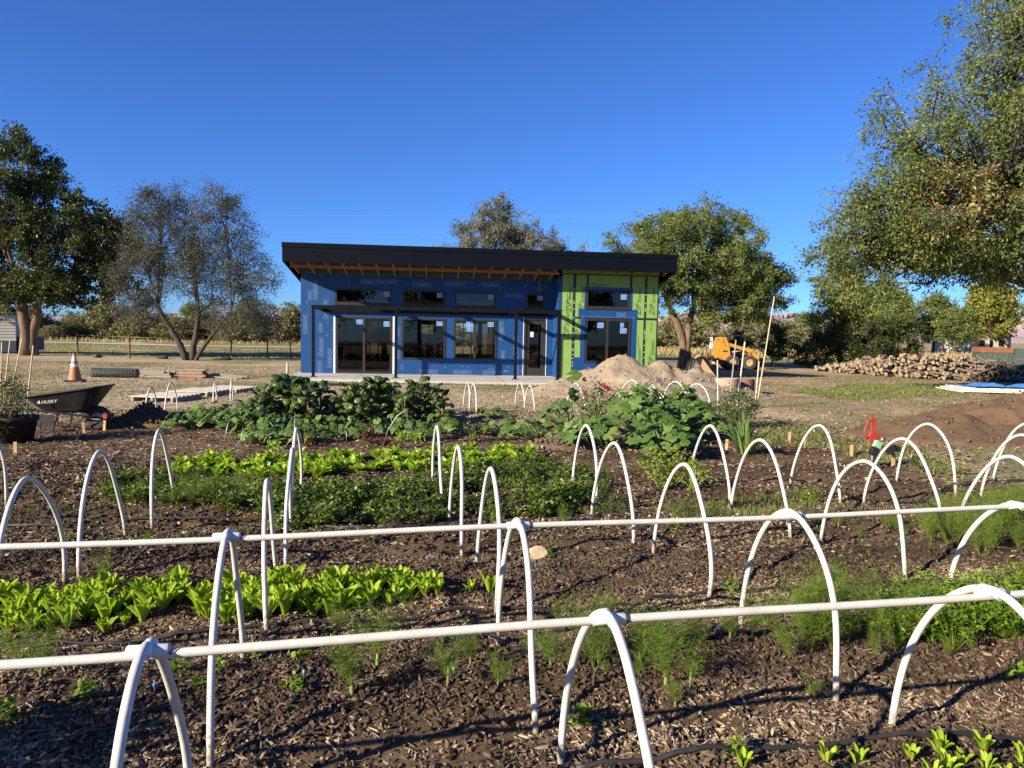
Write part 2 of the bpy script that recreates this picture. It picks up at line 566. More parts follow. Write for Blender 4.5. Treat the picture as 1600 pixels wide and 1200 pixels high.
# leaves
M['elm'] = leaf_mat('elm_leaf', [(0.05, 0.08, 0.019), (0.1, 0.14, 0.035), (0.16, 0.195, 0.055), (0.26, 0.27, 0.1)], 0.33)
M['elmy'] = leaf_mat('yellowing_elm_leaf', [(0.09, 0.12, 0.022), (0.16, 0.19, 0.035), (0.25, 0.25, 0.05), (0.36, 0.28, 0.06)], 0.32)
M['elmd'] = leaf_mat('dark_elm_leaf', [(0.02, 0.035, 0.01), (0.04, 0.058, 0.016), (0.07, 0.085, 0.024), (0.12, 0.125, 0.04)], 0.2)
M['dryleaf'] = leaf_mat('dry_orange_leaf', [(0.3, 0.13, 0.04), (0.36, 0.2, 0.08), (0.4, 0.27, 0.14)], 0.25, tcol=(1.3, 1, 0.6))
M['olive'] = leaf_mat('silver_olive_leaf', [(0.06, 0.07, 0.042), (0.11, 0.12, 0.075), (0.19, 0.19, 0.12), (0.31, 0.29, 0.18)], 0.2, tcol=(1.2, 1.2, 0.7))
M['olived'] = leaf_mat('grey_willow_leaf', [(0.035, 0.042, 0.026), (0.07, 0.078, 0.05), (0.13, 0.135, 0.09), (0.24, 0.235, 0.16)], 0.15, tcol=(1.2, 1.2, 0.7))
M['thicket'] = leaf_mat('thicket_leaf', [(0.07, 0.08, 0.034), (0.14, 0.145, 0.062), (0.22, 0.21, 0.1), (0.33, 0.29, 0.15)], 0.25, tcol=(1.2, 1.2, 0.6))
M['straw'] = leaf_mat('dry_grass', [(0.22, 0.17, 0.075), (0.38, 0.3, 0.14), (0.5, 0.4, 0.2)], 0.3, tcol=(1.2, 1.1, 0.7))
M['grass'] = leaf_mat('green_grass', [(0.05, 0.085, 0.018), (0.1, 0.15, 0.03), (0.19, 0.21, 0.06), (0.3, 0.26, 0.11)], 0.3)
M['romaine'] = leaf_mat('romaine_leaf', [(0.2, 0.31, 0.022), (0.3, 0.42, 0.035), (0.4, 0.5, 0.06)], 0.4, 0.6, 0.15, use_rnd=False, tcol=(1.25, 1.3, 0.35))
M['lettuce'] = leaf_mat('lettuce_leaf', [(0.17, 0.28, 0.02), (0.28, 0.41, 0.04), (0.39, 0.52, 0.07)], 0.4, 0.42, 0.3, tcol=(1.25, 1.3, 0.35))
M['parsley'] = leaf_mat('parsley_leaf', [(0.026, 0.05, 0.009), (0.062, 0.1, 0.015), (0.125, 0.17, 0.026), (0.22, 0.27, 0.05)], 0.3, 0.4, 0.35)
M['fennel'] = leaf_mat('fennel_frond', [(0.07, 0.115, 0.016), (0.13, 0.19, 0.027), (0.2, 0.265, 0.045)], 0.35, 0.5)
M['carrot'] = leaf_mat('carrot_top', [(0.07, 0.13, 0.012), (0.14, 0.225, 0.02), (0.23, 0.33, 0.04)], 0.35, 0.5)
M['squash'] = leaf_mat('squash_leaf', [(0.032, 0.075, 0.013), (0.06, 0.12, 0.02), (0.12, 0.19, 0.038)], 0.22, 0.5, 0.3, use_rnd=False)
M['chard'] = leaf_mat('chard_leaf', [(0.022, 0.045, 0.011), (0.05, 0.088, 0.018), (0.13, 0.18, 0.04)], 0.25, 0.4, 0.4, use_rnd=False)
def mottle(m, scale, amt, col):
    nt = m.node_tree
    rp = [n for n in nt.nodes if n.type == 'VALTORGB'][0]
    tc = N(nt, 'ShaderNodeTexCoord')
    nz = N(nt, 'ShaderNodeTexNoise', Scale=scale, Detail=4.0, Roughness=0.7)
    nt.links.new(tc.outputs['Object'], nz.inputs['Vector'])
    mr = N(nt, 'ShaderNodeMapRange')
    mr.inputs['From Min'].default_value, mr.inputs['From Max'].default_value = 0.48, 0.68
    mr.inputs['To Max'].default_value = amt
    nt.links.new(nz.outputs['Fac'], mr.inputs['Value'])
    mx = N(nt, 'ShaderNodeMix', data_type='RGBA')
    mx.inputs[7].default_value = rgba(col)
    outs = [l.to_socket for l in rp.outputs[0].links]
    nt.links.new(mr.outputs[0], mx.inputs[0]); nt.links.new(rp.outputs[0], mx.inputs[6])
    for t in outs: nt.links.new(mx.outputs[2], t)


mottle(M['squash'], 9, .55, (0.15, 0.2, 0.07))
mottle(M['chard'], 30, .5, (0.14, 0.18, 0.05))
mottle(M['romaine'], 25, .35, (0.16, 0.27, 0.02))
M['stem'] = mat('pale_stem', (0.2, 0.28, 0.09), (0.14, 0.2, 0.06), 10, 0.5)
M['redstem'] = mat('red_stem', (0.2, 0.05, 0.06), (0.12, 0.07, 0.04), 10, 0.5)
M['iris'] = leaf_mat('iris_blade', [(0.11, 0.19, 0.055), (0.18, 0.27, 0.08), (0.27, 0.34, 0.1)], 0.3, 0.45, use_rnd=False)
M['shrub'] = leaf_mat('shrub_leaf', [(0.03, 0.055, 0.016), (0.06, 0.09, 0.025), (0.11, 0.13, 0.045)], 0.25)
M['pepper'] = leaf_mat('yellow_green_leaf', [(0.1, 0.15, 0.018), (0.19, 0.25, 0.03), (0.3, 0.33, 0.05)], 0.35)
M['beet'] = leaf_mat('dark_red_leaf', [(0.05, 0.01, 0.014), (0.1, 0.02, 0.02), (0.14, 0.05, 0.03)], 0.25, tcol=(1.5, 0.6, 0.6))
M['petal'] = leaf_mat('red_petal', [(0.34, 0.035, 0.035), (0.46, 0.1, 0.08)], 0.3, tcol=(1.2, 0.8, 0.8))
M['tomato'] = leaf_mat('dusty_tomato_leaf', [(0.045, 0.06, 0.022), (0.09, 0.105, 0.04), (0.17, 0.165, 0.07)], 0.3)

# ------------------------------------------------------------------ ground sheet
def axis(a, b, step, ratio, lo, hi):
    mid = list(np.arange(a, b + 1e-6, step))
    up, s, x = [], step, b
    while x < hi:
        s *= ratio; x += s; up.append(x)
        if s > 60: ratio = 1.35
    dn, s, x = [], step, a
    r2 = 1.04
    while x > lo:
        s *= r2; x -= s; dn.append(x)
        if s > 60: r2 = 1.35
    return np.array(dn[::-1] + mid + up)


def garden_mask(x, y):
    n = 1.4 * fbm(x, y, 0.5, 3, 21)
    edge = 13.6 + 0.05 * x + n
    g = 1 - sstep(-0.8, 0.8, y - edge)
    g = g * (1 - sstep(-0.6, 0.6, (x - 5.6 - n * 0.6) - 0 * y) * sstep(8.2, 9.2, y))
    return g


def in_poly(poly, x, y):
    poly = np.asarray(poly)
    inside = np.zeros(np.shape(x), bool)
    j = len(poly) - 1
    for i in range(len(poly)):
        xi, yi = poly[i]; xj, yj = poly[j]
        c = ((yi > y) != (yj > y)) & (x < (xj - xi) * (y - yi) / (yj - yi + 1e-12) + xi)
        inside ^= c
        j = i
    return inside


def scatter(poly, n, seed=0, keep=None):
    r = np.random.default_rng(seed)
    poly = np.asarray(poly)
    lo, hi = poly.min(0), poly.max(0)
    out = []
    tot = 0
    while tot < n:
        p = r.uniform(lo, hi, (n * 3 + 50, 2))
        p = p[in_poly(poly, p[:, 0], p[:, 1])]
        if keep is not None:
            p = p[r.random(len(p)) < keep(p[:, 0], p[:, 1])]
        out.append(p); tot += len(p)
        if len(out) > 60: break
    return np.concatenate(out)[:n]


GREEN_PATCH = [GP([(1225, 612), (1330, 600), (1430, 600), (1560, 604), (1590, 612), (1480, 618), (1330, 625)]),
               GP([(1040, 790), (1150, 785), (1280, 770), (1285, 790), (1180, 812), (1050, 815)]),
               GP([(1190, 660), (1260, 668), (1330, 690), (1420, 700), (1520, 735), (1480, 750), (1330, 715), (1190, 690)]),
               GP([(430, 590), (860, 600), (860, 604), (430, 595)])]


def ground_color(x, y):
    n1, n2 = fbm(x, y, 0.35, 4, 31), fbm(x, y, 1.6, 3, 33)
    soil = np.array([0.085, 0.056, 0.034])
    mulch = np.array([0.14, 0.095, 0.057])
    dirt = np.array([0.36, 0.285, 0.19])
    straw = np.array([0.4, 0.315, 0.195])
    grass = np.array([0.12, 0.15, 0.05])
    field = np.array([0.17, 0.175, 0.075])
    w = -x * BS + y * BC
    bedm = np.zeros(x.shape)
    for wk in BEDS + [8.5, 9.9]:
        bedm = np.maximum(bedm, np.exp(-((w - wk) / 0.45) ** 4))
    bedm = np.clip(bedm + 0.7 * n2, 0, 1)[..., None]
    gard = mulch * (1 - bedm) + soil * bedm
    yard = dirt * (0.5 + 0.5 * np.clip(n1 * 2 + 0.5, 0, 1))[..., None] + straw * (0.5 - 0.5 * np.clip(n1 * 2 + 0.5, 0, 1))[..., None]
    # right yard: browner, straw litter and thin grass
    rgt = sstep(5, 8, x)[..., None]
    yard = yard * (1 - rgt) + rgt * (np.array([0.34, 0.255, 0.155]) * (1 + 0.6 * n2[..., None]))
    gr = np.clip(sstep(0.02, 0.32, n1 + 0.5 * n2), 0, 1)[..., None] * 0.6
    yard = yard * (1 - gr) + grass * gr
    for P in GREEN_PATCH:
        c, s = P.mean(0), 1.0
        d = in_poly(P, x, y)[..., None] * (0.55 + 0.4 * np.clip(n2 * 2 + .5, 0, 1))[..., None]
        yard = yard * (1 - d) + np.array([0.085, 0.13, 0.035]) * d
    g = garden_mask(x, y)[..., None]
    col = yard * (1 - g) + gard * g
    # pasture beyond the trees
    yl = 39 - 0.12 * x + 1.5 * n1
    f = (sstep(-1.5, 1.5, y - np.where(x < -6, yl, 47 + 2 * n1)))[..., None]
    fcol = field * (1 + 0.5 * n2[..., None]) + np.array([0.05, 0.03, 0]) * np.clip(n1 * 2, 0, 1)[..., None]
    col = col * (1 - f) + fcol * f
    dry = sstep(75, 82, y)[..., None]
    col = col * (1 - dry) + np.array([0.3, 0.24, 0.12]) * dry
    return np.concatenate([np.clip(col, 0.005, 1), np.ones(col.shape[:-1] + (1,))], -1)


xs = axis(-5.0, 6.5, 0.08, 1.045, -7000, 7000)
ys = axis(1.4, 12.5, 0.08, 1.045, -60, 9000)
XX, YY = np.meshgrid(xs, ys)
ZZ = hz(XX, YY)
nx, ny = len(xs), len(ys)
idx = np.arange(nx * ny).reshape(ny, nx)
Fq = np.stack([idx[:-1, :-1], idx[:-1, 1:], idx[1:, 1:], idx[1:, :-1]], -1).reshape(-1, 4)
gme = np_mesh('ground', np.stack([XX, YY, ZZ], -1).reshape(-1, 3), Fq, M['ground'], smooth=True, color=ground_color(XX, YY).reshape(-1, 4))
tag(link('ground', gme), kind='structure')

# pale gravel track across the pasture
b = MB()
L = [G(-60, 533), G(130, 536.0), G(300, 540.5), G(470, 543)]
Rr = [G(1040, 552.5), G(1160, 553), G(1260, 556), G(1330, 560)]
for P in (L, Rr):
    for i in range(len(P) - 1):
        a, c = P[i], P[i + 1]
        wd = 1.6
        b.add([(a[0], a[1] - wd, .03), (c[0], c[1] - wd, .03), (c[0], c[1] + wd, .03), (a[0], a[1] + wd, .03)], [(0, 1, 2, 3)])
tag(b.obj('gravel_track', M['gravelroad']), kind='structure')


def ridge(name, m, x0, x1, y0, prof, seed, depth=1500):
    n = 90
    xv = np.linspace(x0, x1, n)
    rows = []
    hgt = np.interp(np.linspace(0, 1, n), np.linspace(0, 1, len(prof)), prof)
    for t, k in ((0, 0), (0.25, 0.28), (0.5, 0.62), (0.7, 0.93), (0.8, 1.0), (1.0, 0.97), (1.4, 0)):
        z = hgt * k * (1 + 0.35 * fbm(xv, np.full(n, t * 3000.), 1 / 260., 4, seed) * (k > 0))
        y = y0 + depth * t + 300 * fbm(xv, np.full(n, 50.), 1 / 500., 3, seed + 5) * (k < 0.95)
        rows.append(np.stack([xv, y, z - 2], -1))
    V = np.concatenate(rows)
    ii = np.arange(len(V)).reshape(len(rows), n)
    F = np.stack([ii[:-1, :-1], ii[:-1, 1:], ii[1:, 1:], ii[1:, :-1]], -1).reshape(-1, 4)
    o = link(name, np_mesh(name, V, F, m, smooth=False))
    tag(o, kind='structure')


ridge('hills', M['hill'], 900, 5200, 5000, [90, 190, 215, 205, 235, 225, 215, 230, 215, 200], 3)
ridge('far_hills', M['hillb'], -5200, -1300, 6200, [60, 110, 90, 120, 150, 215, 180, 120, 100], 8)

# ------------------------------------------------------------------ the building
W0 = Vector((-8.244, 28.156, 0.0))
BA = R(6.15)
VG = -1.25
bld = empty('building', W0, BA, 'unfinished single-storey building in blue and green sheathing under a dark sloping roof', 'building')

# patio slab (setting)
b = MB()
b.prism([(-0.15, -3.3), (10.3, -4.3), (10.3, -0.4), (14.3, -0.4), (14.3, 7.3), (-0.15, 7.3)], -0.12, 0.06, 0, plane='XY')
slab = b.obj('patio_slab', M['concrete'], None, W0, (0, 0, BA))
tag(slab, kind='structure')
for uu in (2.4, 5.0, 7.6):
    b = MB(); b.box((uu, -3.25 - 0.097 * uu, 0.0605), (uu + 0.012, -0.03, 0.064)); b.obj('control_joint', M['tape'], slab)


def wall_sheet(name, u0, u1, z0, z1, v, th, openings, m, parent):
    """vertical sheet in the u-z plane with rectangular openings, front at v, back at v+th"""
    us = sorted({u0, u1, *[o[0] for o in openings], *[o[1] for o in openings]})
    zs = sorted({z0, z1, *[o[2] for o in openings], *[o[3] for o in openings]})
    b = MB()
    def hole(ua, ub, za, zb):
        return any(o[0] <= ua + 1e-6 and ub <= o[1] + 1e-6 and o[2] <= za + 1e-6 and zb <= o[3] + 1e-6 for o in openings)
    for i in range(len(us) - 1):
        for j in range(len(zs) - 1):
            a, c, d, e = us[i], us[i + 1], zs[j], zs[j + 1]
            if hole(a, c, d, e): continue
            b.add([(a, v, d), (c, v, d), (c, v, e), (a, v, e)], [(0, 1, 2, 3)])
            b.add([(a, v + th, d), (c, v + th, d), (c, v + th, e), (a, v + th, e)], [(3, 2, 1, 0)])
    for (a, c, d, e) in openings + [(u0, u1, z0, z1)]:
        b.add([(a, v, d), (c, v, d), (c, v, e), (a, v, e), (a, v + th, d), (c, v + th, d), (c, v + th, e), (a, v + th, e)],
              [(0, 1, 5, 4), (1, 2, 6, 5), (2, 3, 7, 6), (3, 0, 4, 7)])
    me = bpy.data.meshes.new(name)
    me.from_pydata(b.v, [], b.f)
    me.materials.append(m)
    return link(name, me, parent)


WIN_MAIN = [('transom', 1.3, 3.5, 2.78, 3.38), ('transom', 3.91, 5.57, 2.76, 3.38), ('transom', 5.94, 7.6, 2.76, 3.36), ('transom', 8.8, 9.57, 2.76, 3.37),
            ('sliding', 1.34, 3.5, 0.07, 2.29), ('window', 3.88, 5.6, 0.65, 2.28), ('window', 5.92, 7.64, 0.66, 2.29), ('door', 8.75, 9.62, 0.07, 2.37)]
ops = [w[1:] for w in WIN_MAIN]
wall_sheet('wall', 0, 9.9, 0.06, 3.9, 0, 0.16, ops, M['blue'], bld)['label'] = 'long front wall covered in blue membrane'
# narrow return wall, facing left, and the projecting green bay
b = MB(); b.box((9.9, VG, 0.06), (10.02, 0.16, 3.98)); b.obj('wall', M['blue'], bld)['label'] = 'short blue return wall beside the door'
WIN_BAY = [('transom', 10.98, 12.7, 2.79, 3.48), ('window', 10.98, 12.76, 0.68, 2.37)]
wall_sheet('wall', 10.02, 13.85, 0.06, 4.1, VG, 0.16, [w[1:] for w in WIN_BAY], M['tape'], bld)['label'] = 'front wall of the green bay'
# other walls and inside
b = MB(); b.box((0, 0.16, 0.06), (0.16, 7.0, 3.0)); b.prism([(0.16, 3.0), (7.0, 3.0), (0.16, 3.9)], 0, 0.16, plane='XZ')
sw = b.v[8:]
b.v[8:] = [(y, x, z) for x, y, z in sw]
b.obj('wall', M['blue'], bld)
b = MB(); b.box((13.69, VG + .16, 0.06), (13.85, 7.0, 2.95)); b.prism([(VG + .16, 2.95), (7.0, 2.95), (VG + .16, 4.05)], 13.69, 13.85, plane='XZ')
sw = b.v[8:]
b.v[8:] = [(y, x, z) for x, y, z in sw]
b.obj('wall', M['green'], bld)
wall_sheet('wall', 0.16, 13.69, 0.06, 2.95, 6.84, 0.16, [(1.9, 2.6, 0.6, 2.2), (2.75, 3.2, 0.6, 2.2), (4.5, 5.1, 1.65, 2.1), (6.2, 7.3, 0.7, 2.2), (7.5, 8.05, 0.7, 2.2), (8.9, 9.5, 1.1, 2.1), (11.3, 11.9, 1.0, 2.2), (12.2, 12.6, 1.0, 2.2)], M['interior'], bld)
b = MB(); b.box((0.16, 0.17, 0.0605), (13.69, 6.83, 0.068)); b.obj('interior_floor', M['concrete'], bld)
b = MB(); b.box((8.2, 1.2, 0.07), (8.3, 6.8, 2.7)); b.obj('partition', M['interior'], bld)
# stud wall and stacked things seen through the glass
for i, (u, v, z0, z1, w) in enumerate([(4.72, .9, .07, 1.55, .08), (4.95, .85, 1.22, 1.34, .34), (5.1, .85, .07, 1.22, .15), (5.42, .6, .07, 1.12, .05), (3.1, 1.4, .07, 1.5, .12), (11.5, .3, .07, 1.2, .1), (2.1, 1.2, .07, .5, .5)]):
    b = MB(); b.box((u, v, z0), (u + w, v + .09, z1)); b.obj('lumber_stack', M['lumber'], bld)
for u in np.arange(0.8, 8, 0.41):
    b = MB(); b.box((u, 6.74, .07), (u + .04, 6.83, 2.9)); b.obj('stud', M['interior'], bld)

# green sheathing panels with black taped seams between them
PAN = [(10.04, 10.45, 0.1, 4.05), (10.56, 10.97, 2.44, 4.05), (11.06, 12.68, 3.52, 4.05), (12.78, 13.28, 2.45, 4.05), (13.38, 13.8, 2.45, 4.05),
       (10.56, 10.86, 0.87, 2.36), (12.9, 13.27, 0.1, 2.36), (13.37, 13.79, 0.1, 2.36)]
panels = []
for (a, c, d, e) in PAN:
    b = MB(); b.box((a, VG - 0.014, d), (c, VG - 0.002, e))
    panels.append(b.obj('sheathing_panel', M['green'], bld))
# blue membrane collar round the bay window
b = MB()
b.box((10.68, VG - 0.022, 2.42), (13.02, VG - 0.016, 2.76))
b.box((10.78, VG - 0.022, 0.1), (10.96, VG - 0.016, 2.418)); b.box((12.79, VG - 0.022, 0.1), (13.0, VG - 0.016, 2.418))
b.box((10.52, VG - 0.022, 0.08), (10.778, VG - 0.016, 0.85)); b.box((10.962, VG - 0.022, 0.08), (12.788, VG - 0.016, 0.66))
b.box((10.9, VG - 0.022, 3.5), (12.8, VG - 0.016, 3.6)); b.box((10.9, VG - 0.022, 2.762), (10.96, VG - 0.016, 3.498)); b.box((12.72, VG - 0.022, 2.762), (12.8, VG - 0.016, 3.498))
b.obj('membrane_collar', M['blue'], bld)
# speckled white edges beside the sliding door, door casing
for uu in (1.245, 3.53):
    b = MB(); b.box((uu, -0.02, 0.07), (uu + .075, -0.002, 2.33)); b.obj('flashing_strip', M['whiteedge'], bld)
for uu in (8.7, 9.625):
    b = MB(); b.box((uu, -0.02, 0.07), (uu + .03, -0.002, 2.4)); b.obj('flashing_strip', M['whiteedge'], bld)


def sticker(parent, u, z, w, h, v):
    b = MB()
    b.box((u, v - 0.004, z), (u + w, v, z + h), 0)
    t = 0.055 * w
    b.box((u + t, v - 0.006, z + t), (u + w - t, v - 0.0042, z + h - t), 1)
    cu = u + w / 2
    for s in (-1, 1):
        b.beam((cu, v - 0.008, z + h * .72), (cu + s * w * .24, v - 0.008, z + h * .48), 0.002, h * .08, 0, up=(0, 0, 1))
    b.box((cu - w * .2, v - 0.009, z + h * .22), (cu + w * .2, v - 0.007, z + h * .28), 0)
    return b.obj('sticker', [M['stickw'], M['stick']], parent)


def window(kind, u0, u1, z0, z1, v, mull=(), stick=(), glass='glass', fw=0.07, label=None):
    b = MB()
    f0, f1 = v - 0.025, v + 0.09
    b.box((u0, f0, z0), (u0 + fw, f1, z1)); b.box((u1 - fw, f0, z0), (u1, f1, z1))
    b.box((u0 + fw, f0, z0), (u1 - fw, f1, z0 + fw)); b.box((u0 + fw, f0, z1 - fw), (u1 - fw, f1, z1))
    for mu in mull:
        b.box((mu - .045, f0 + .004, z0 + fw), (mu + .045, f1, z1 - fw))
    if kind == 'transom':
        b.box((u0 - .02, f0 - .03, z0 - .05), (u1 + .02, f1 - .08, z0 - .002))
    o = b.obj(kind if kind != 'sliding' else 'sliding_door', M['frame'], bld)
    if label: o['label'] = label
    edges = [u0 + fw] + [x for mu in mull for x in (mu - .045, mu + .045)] + [u1 - fw]
    for i in range(0, len(edges), 2):
        b = MB(); b.box((edges[i], v + .03, z0 + fw), (edges[i + 1], v + .038, z1 - fw))
        b.obj('pane', M['screen'] if (glass == 'mixed' and i == 2) else M['glass'], o)
    for (su, sz, sw_, sh) in stick:
        sticker(o, su, sz, sw_, sh, v + .029)
    return o


window('transom', 1.3, 3.5, 2.78, 3.38, 0, (), [(3.18, 3.1, .22, .18)])
window('transom', 3.91, 5.57, 2.76, 3.38, 0, (), [(5.25, 3.11, .22, .17)])
window('transom', 5.94, 7.6, 2.76, 3.36, 0, (), [(7.28, 3.09, .22, .17)])
window('transom', 8.8, 9.57, 2.76, 3.37, 0, (), [(9.25, 3.1, .22, .17)])
window('sliding', 1.34, 3.5, 0.07, 2.29, 0, (2.42,), [(2.12, 2.0, .24, .17), (3.18, 1.93, .22, .19)], 'mixed')
window('window', 3.88, 5.6, 0.65, 2.28, 0, (), [(5.25, 2.0, .23, .18)])
window('window', 5.92, 7.64, 0.66, 2.29, 0, (6.76,), [(6.42, 2.02, .23, .18), (6.44, 1.8, .22, .19), (7.28, 2.0, .23, .18)], 'mixed')
window('transom', 10.98, 12.7, 2.79, 3.48, VG, (), [(12.35, 3.15, .23, .19)])
window('window', 10.98, 12.76, 0.68, 2.37, VG, (11.84,), [(11.46, 2.03, .24, .2), (12.36, 2.06, .14, .18), (12.36, 1.84, .25, .19)], 'mixed')
# entrance door: dark leaf with a long glazed light
b = MB()
b.box((8.75, -.02, .07), (8.82, .1, 2.37)); b.box((9.55, -.02, .07), (9.62, .1, 2.37)); b.box((8.82, -.02, 2.3), (9.55, .1, 2.37))
b.box((8.82, .02, .075), (8.95, .07, 2.3)); b.box((9.42, .02, .075), (9.55, .07, 2.3)); b.box((8.95, .02, .075), (9.42, .07, .38)); b.box((8.95, .02, 2.14), (9.42, .07, 2.3))
dr = b.obj('door', M['frame'], bld)
b = MB(); b.box((8.95, .04, .38), (9.42, .048, 2.14)); b.obj('pane', M['glass'], dr)
b = MB(); b.box((8.99, .034, 1.62), (9.13, .038, 1.83)); b.obj('notice', M['stickw'], dr)
b = MB(); b.tube([(8.89, .02, 1.05), (8.89, -.04, 1.05), (8.99, -.04, 1.05)], .012, 8); b.obj('handle', M['galv'], dr)

# printed lettering
FONTS = {}


def text_mesh(s, size, m, shear=0.0):
    k = (s, size, m.name)
    if k in FONTS: return FONTS[k]
    cu = bpy.data.curves.new('print', 'FONT')
    cu.body = s; cu.size = size; cu.extrude = 0.0006; cu.shear = shear; cu.resolution_u = 2
    cu.align_x = 'LEFT'
    to = bpy.data.objects.new('print_tmp', cu)
    COL.objects.link(to)
    dg = bpy.context.evaluated_depsgraph_get()
    me = bpy.data.meshes.new_from_object(to.evaluated_get(dg))
    bpy.data.objects.remove(to)
    me.materials.clear(); me.materials.append(m)
    FONTS[k] = me
    return me


def print_on(s, u, z, v, size, rot, m, shear=0.0, boxed=False, parent=None):
    """lettering on a wall in the u-z plane; rot in degrees in that plane"""
    me = text_mesh(s, size, m, shear)
    Mx = Matrix.Rotation(math.pi / 2, 4, 'X') @ Matrix.Rotation(R(rot), 4, 'Z')
    o = link('print', me, parent or bld)
    o.matrix_local = Matrix.Translation((u, v - 0.0035, z)) @ Mx
    if boxed:
        xs_ = [q.co.x for q in me.vertices]
        w, h, p, t = max(xs_), size * 0.72, size * .16, size * .05
        b = MB()
        for a, c in (((-p, -p), (w + p, -p + t)), ((-p, h + p - t), (w + p, h + p)), ((-p, -p + t), (-p + t, h + p - t)), ((w + p - t, -p + t), (w + p, h + p - t))):
            b.box((a[0], a[1], -.0006), (c[0], c[1], .0006))
        bo = b.obj('print', m, parent or bld)
        bo.matrix_local = Matrix.Translation((u, v - 0.0035, z)) @ Mx


AD = [(0.9, 2.9, -90), (1.05, 1.0, -90), (3.68, 2.55, 0), (4.6, .11, 0), (7.75, 2.2, -90), (8.35, 1.6, -90), (8.4, .8, -90), (5.6, 3.62, 0), (7.0, 3.6, 0), (0.12, 2.3, -90), (0.5, 3.62, -90), (0.72, 1.42, -90), (0.66, .52, -90), (4.3, 3.55, 0), (2.3, 3.6, 0), (3.0, 3.62, 0), (5.95, .11, 0), (7.1, .11, 0), (8.0, 3.2, 0), (12.0, .2, 0), (10.98, .2, 0)]
for (u, z, r) in AD:
    print_on('ADHERO', u, z, (VG - .022) if u > 10 else 0, 0.17, r, M['print'], 0, True)
for (u, z, r) in [(0.3, 3.25, -90), (0.7, 2.0, -90), (3.66, 1.9, -90), (3.66, 1.0, -90), (7.8, 1.95, -90), (7.85, 1.05, -90), (12.2, 2.5, 0)]:
    print_on('3000', u, z, (VG - .022) if u > 10 else 0, 0.16, r, M['print'], 0, True)
for i in range(70):
    u = random.uniform(0.1, 9.6); z = random.choice([random.uniform(.15, .6), random.uniform(2.32, 2.7), random.uniform(3.45, 3.75)]) if u > 1.2 else random.uniform(.2, 3.3)
    if any(o[0] - .1 < u < o[1] + .06 and o[2] - .1 < z < o[3] + .06 for o in ops): continue
    b = MB()
    s = 0.045
    b.box((u, -.0042, z), (u + s, -.0035, z + s * .4)); b.box((u, -.0042, z + s * .5), (u + s * .4, -.0035, z + s)); b.box((u + s * .6, -.0042, z + s * .5), (u + s, -.0035, z + s * 1.2))
    b.obj('print', M['print'], bld)
for i in range(30):
    u = 10.8 + 0.155 * (i % 15); z = 2.44 if i < 15 else 3.53
    if u > 12.95: continue
    b = MB(); b.box((u, VG - .0242, z), (u + .09, VG - .0225, z + .02)); b.obj('print', M['print'], bld)
for (u, z, pi_) in [(10.88, 2.5, 1), (13.14, 2.55, 3), (13.7, 2.55, 4), (13.72, .5, 7), (10.4, 2.6, 0), (10.32, 1.6, 0), (10.78, 1.5, 5), (13.2, .2, 6)]:
    ln = 'ZIP' 
    print_on('ZIP', u, z, VG - .0145, .3, 90, M['greenprint'], .28)
    print_on('System', u, z + .47, VG - .0145, .21, 90, M['greenprint'], .28)
print_on('ZIPSystem', 11.1, 3.64, VG - .0145, .16, 0, M['greenprint'], .28)
for (u, z) in [(13.0, 1.4), (13.1, 1.3), (10.25, 2.95), (10.33, 3.05), (13.6, 1.9)]:
    print_on('sheathing & tape', u, z, VG - .0145, .06, 90, M['greenprint'])
for i in range(70):       # white flecks of print along the seam tape
    u = random.choice([10.5, 10.5, 11.01, 12.73, 13.33, 13.33]); z = random.uniform(.3, 3.6)
    if u in (11.01, 12.73) and z < 3.5: continue
    b = MB(); b.box((u - .02, VG - .004, z), (u + .02, VG - .0025, z + .03)); b.obj('print', M['stickw'], bld)

# roof: deck, fascia with cap flashing, rake boards, rafter tails
SL = 0.15
zr = lambda v: 4.83 - SL * (v + 2.2)        # top of roof
b = MB()
u0, u1, v0, v1 = -0.22, 14.2, -2.2, 7.6
b.add([(u0, v0 + .06, zr(v0) - .1), (u1, v0 + .06, zr(v0) - .1), (u1, v1, zr(v1) - .1), (u0, v1, zr(v1) - .1),
       (u0, v0 + .06, zr(v0) - .28), (u1, v0 + .06, zr(v0) - .28), (u1, v1, zr(v1) - .28), (u0, v1, zr(v1) - .28)],
      [(0, 1, 2, 3), (7, 6, 5, 4), (0, 4, 5, 1), (1, 5, 6, 2), (2, 6, 7, 3), (3, 7, 4, 0)])
roof = b.obj('roof', M['deck'], bld)
b = MB(); b.box((u0 - .03, v0, 4.15), (u1 + .03, v0 + .05, 4.66)); b.obj('fascia', M['fascia'], roof)
b = MB(); b.box((u0 - .045, v0 - .018, 4.664), (u1 + .045, v0 + .07, 4.83)); b.obj('cap_flashing', M['fascia'], roof)
for uu in (1.3, 4.4, 7.5, 10.6, 13.2):
    b = MB(); b.box((uu, v0 - .006, 4.152), (uu + .012, v0 - .001, 4.662)); b.obj('fascia_joint', M['steel'], roof)
for uu in (u0 - .03, u1 - .01):
    b = MB()
    za = 4.15
    b.add([(uu, v0 + .052, za), (uu + .04, v0 + .052, za), (uu + .04, v1, zr(v1) - .62), (uu, v1, zr(v1) - .62), (uu, v0 + .052, 4.8), (uu + .04, v0 + .052, 4.8), (uu + .04, v1, zr(v1) + .02), (uu, v1, zr(v1) + .02)],
          [(3, 2, 1, 0), (4, 5, 6, 7), (0, 1, 5, 4), (1, 2, 6, 5), (2, 3, 7, 6), (3, 0, 4, 7)])
    b.obj('rake_board', M['fascia'], roof)
b = MB(); b.box((u0 + .03, v0 + .06, 4.16), (u1 - .03, v0 + .1, 4.55)); b.obj('sub_fascia', M['rafter'], roof)
k = 0
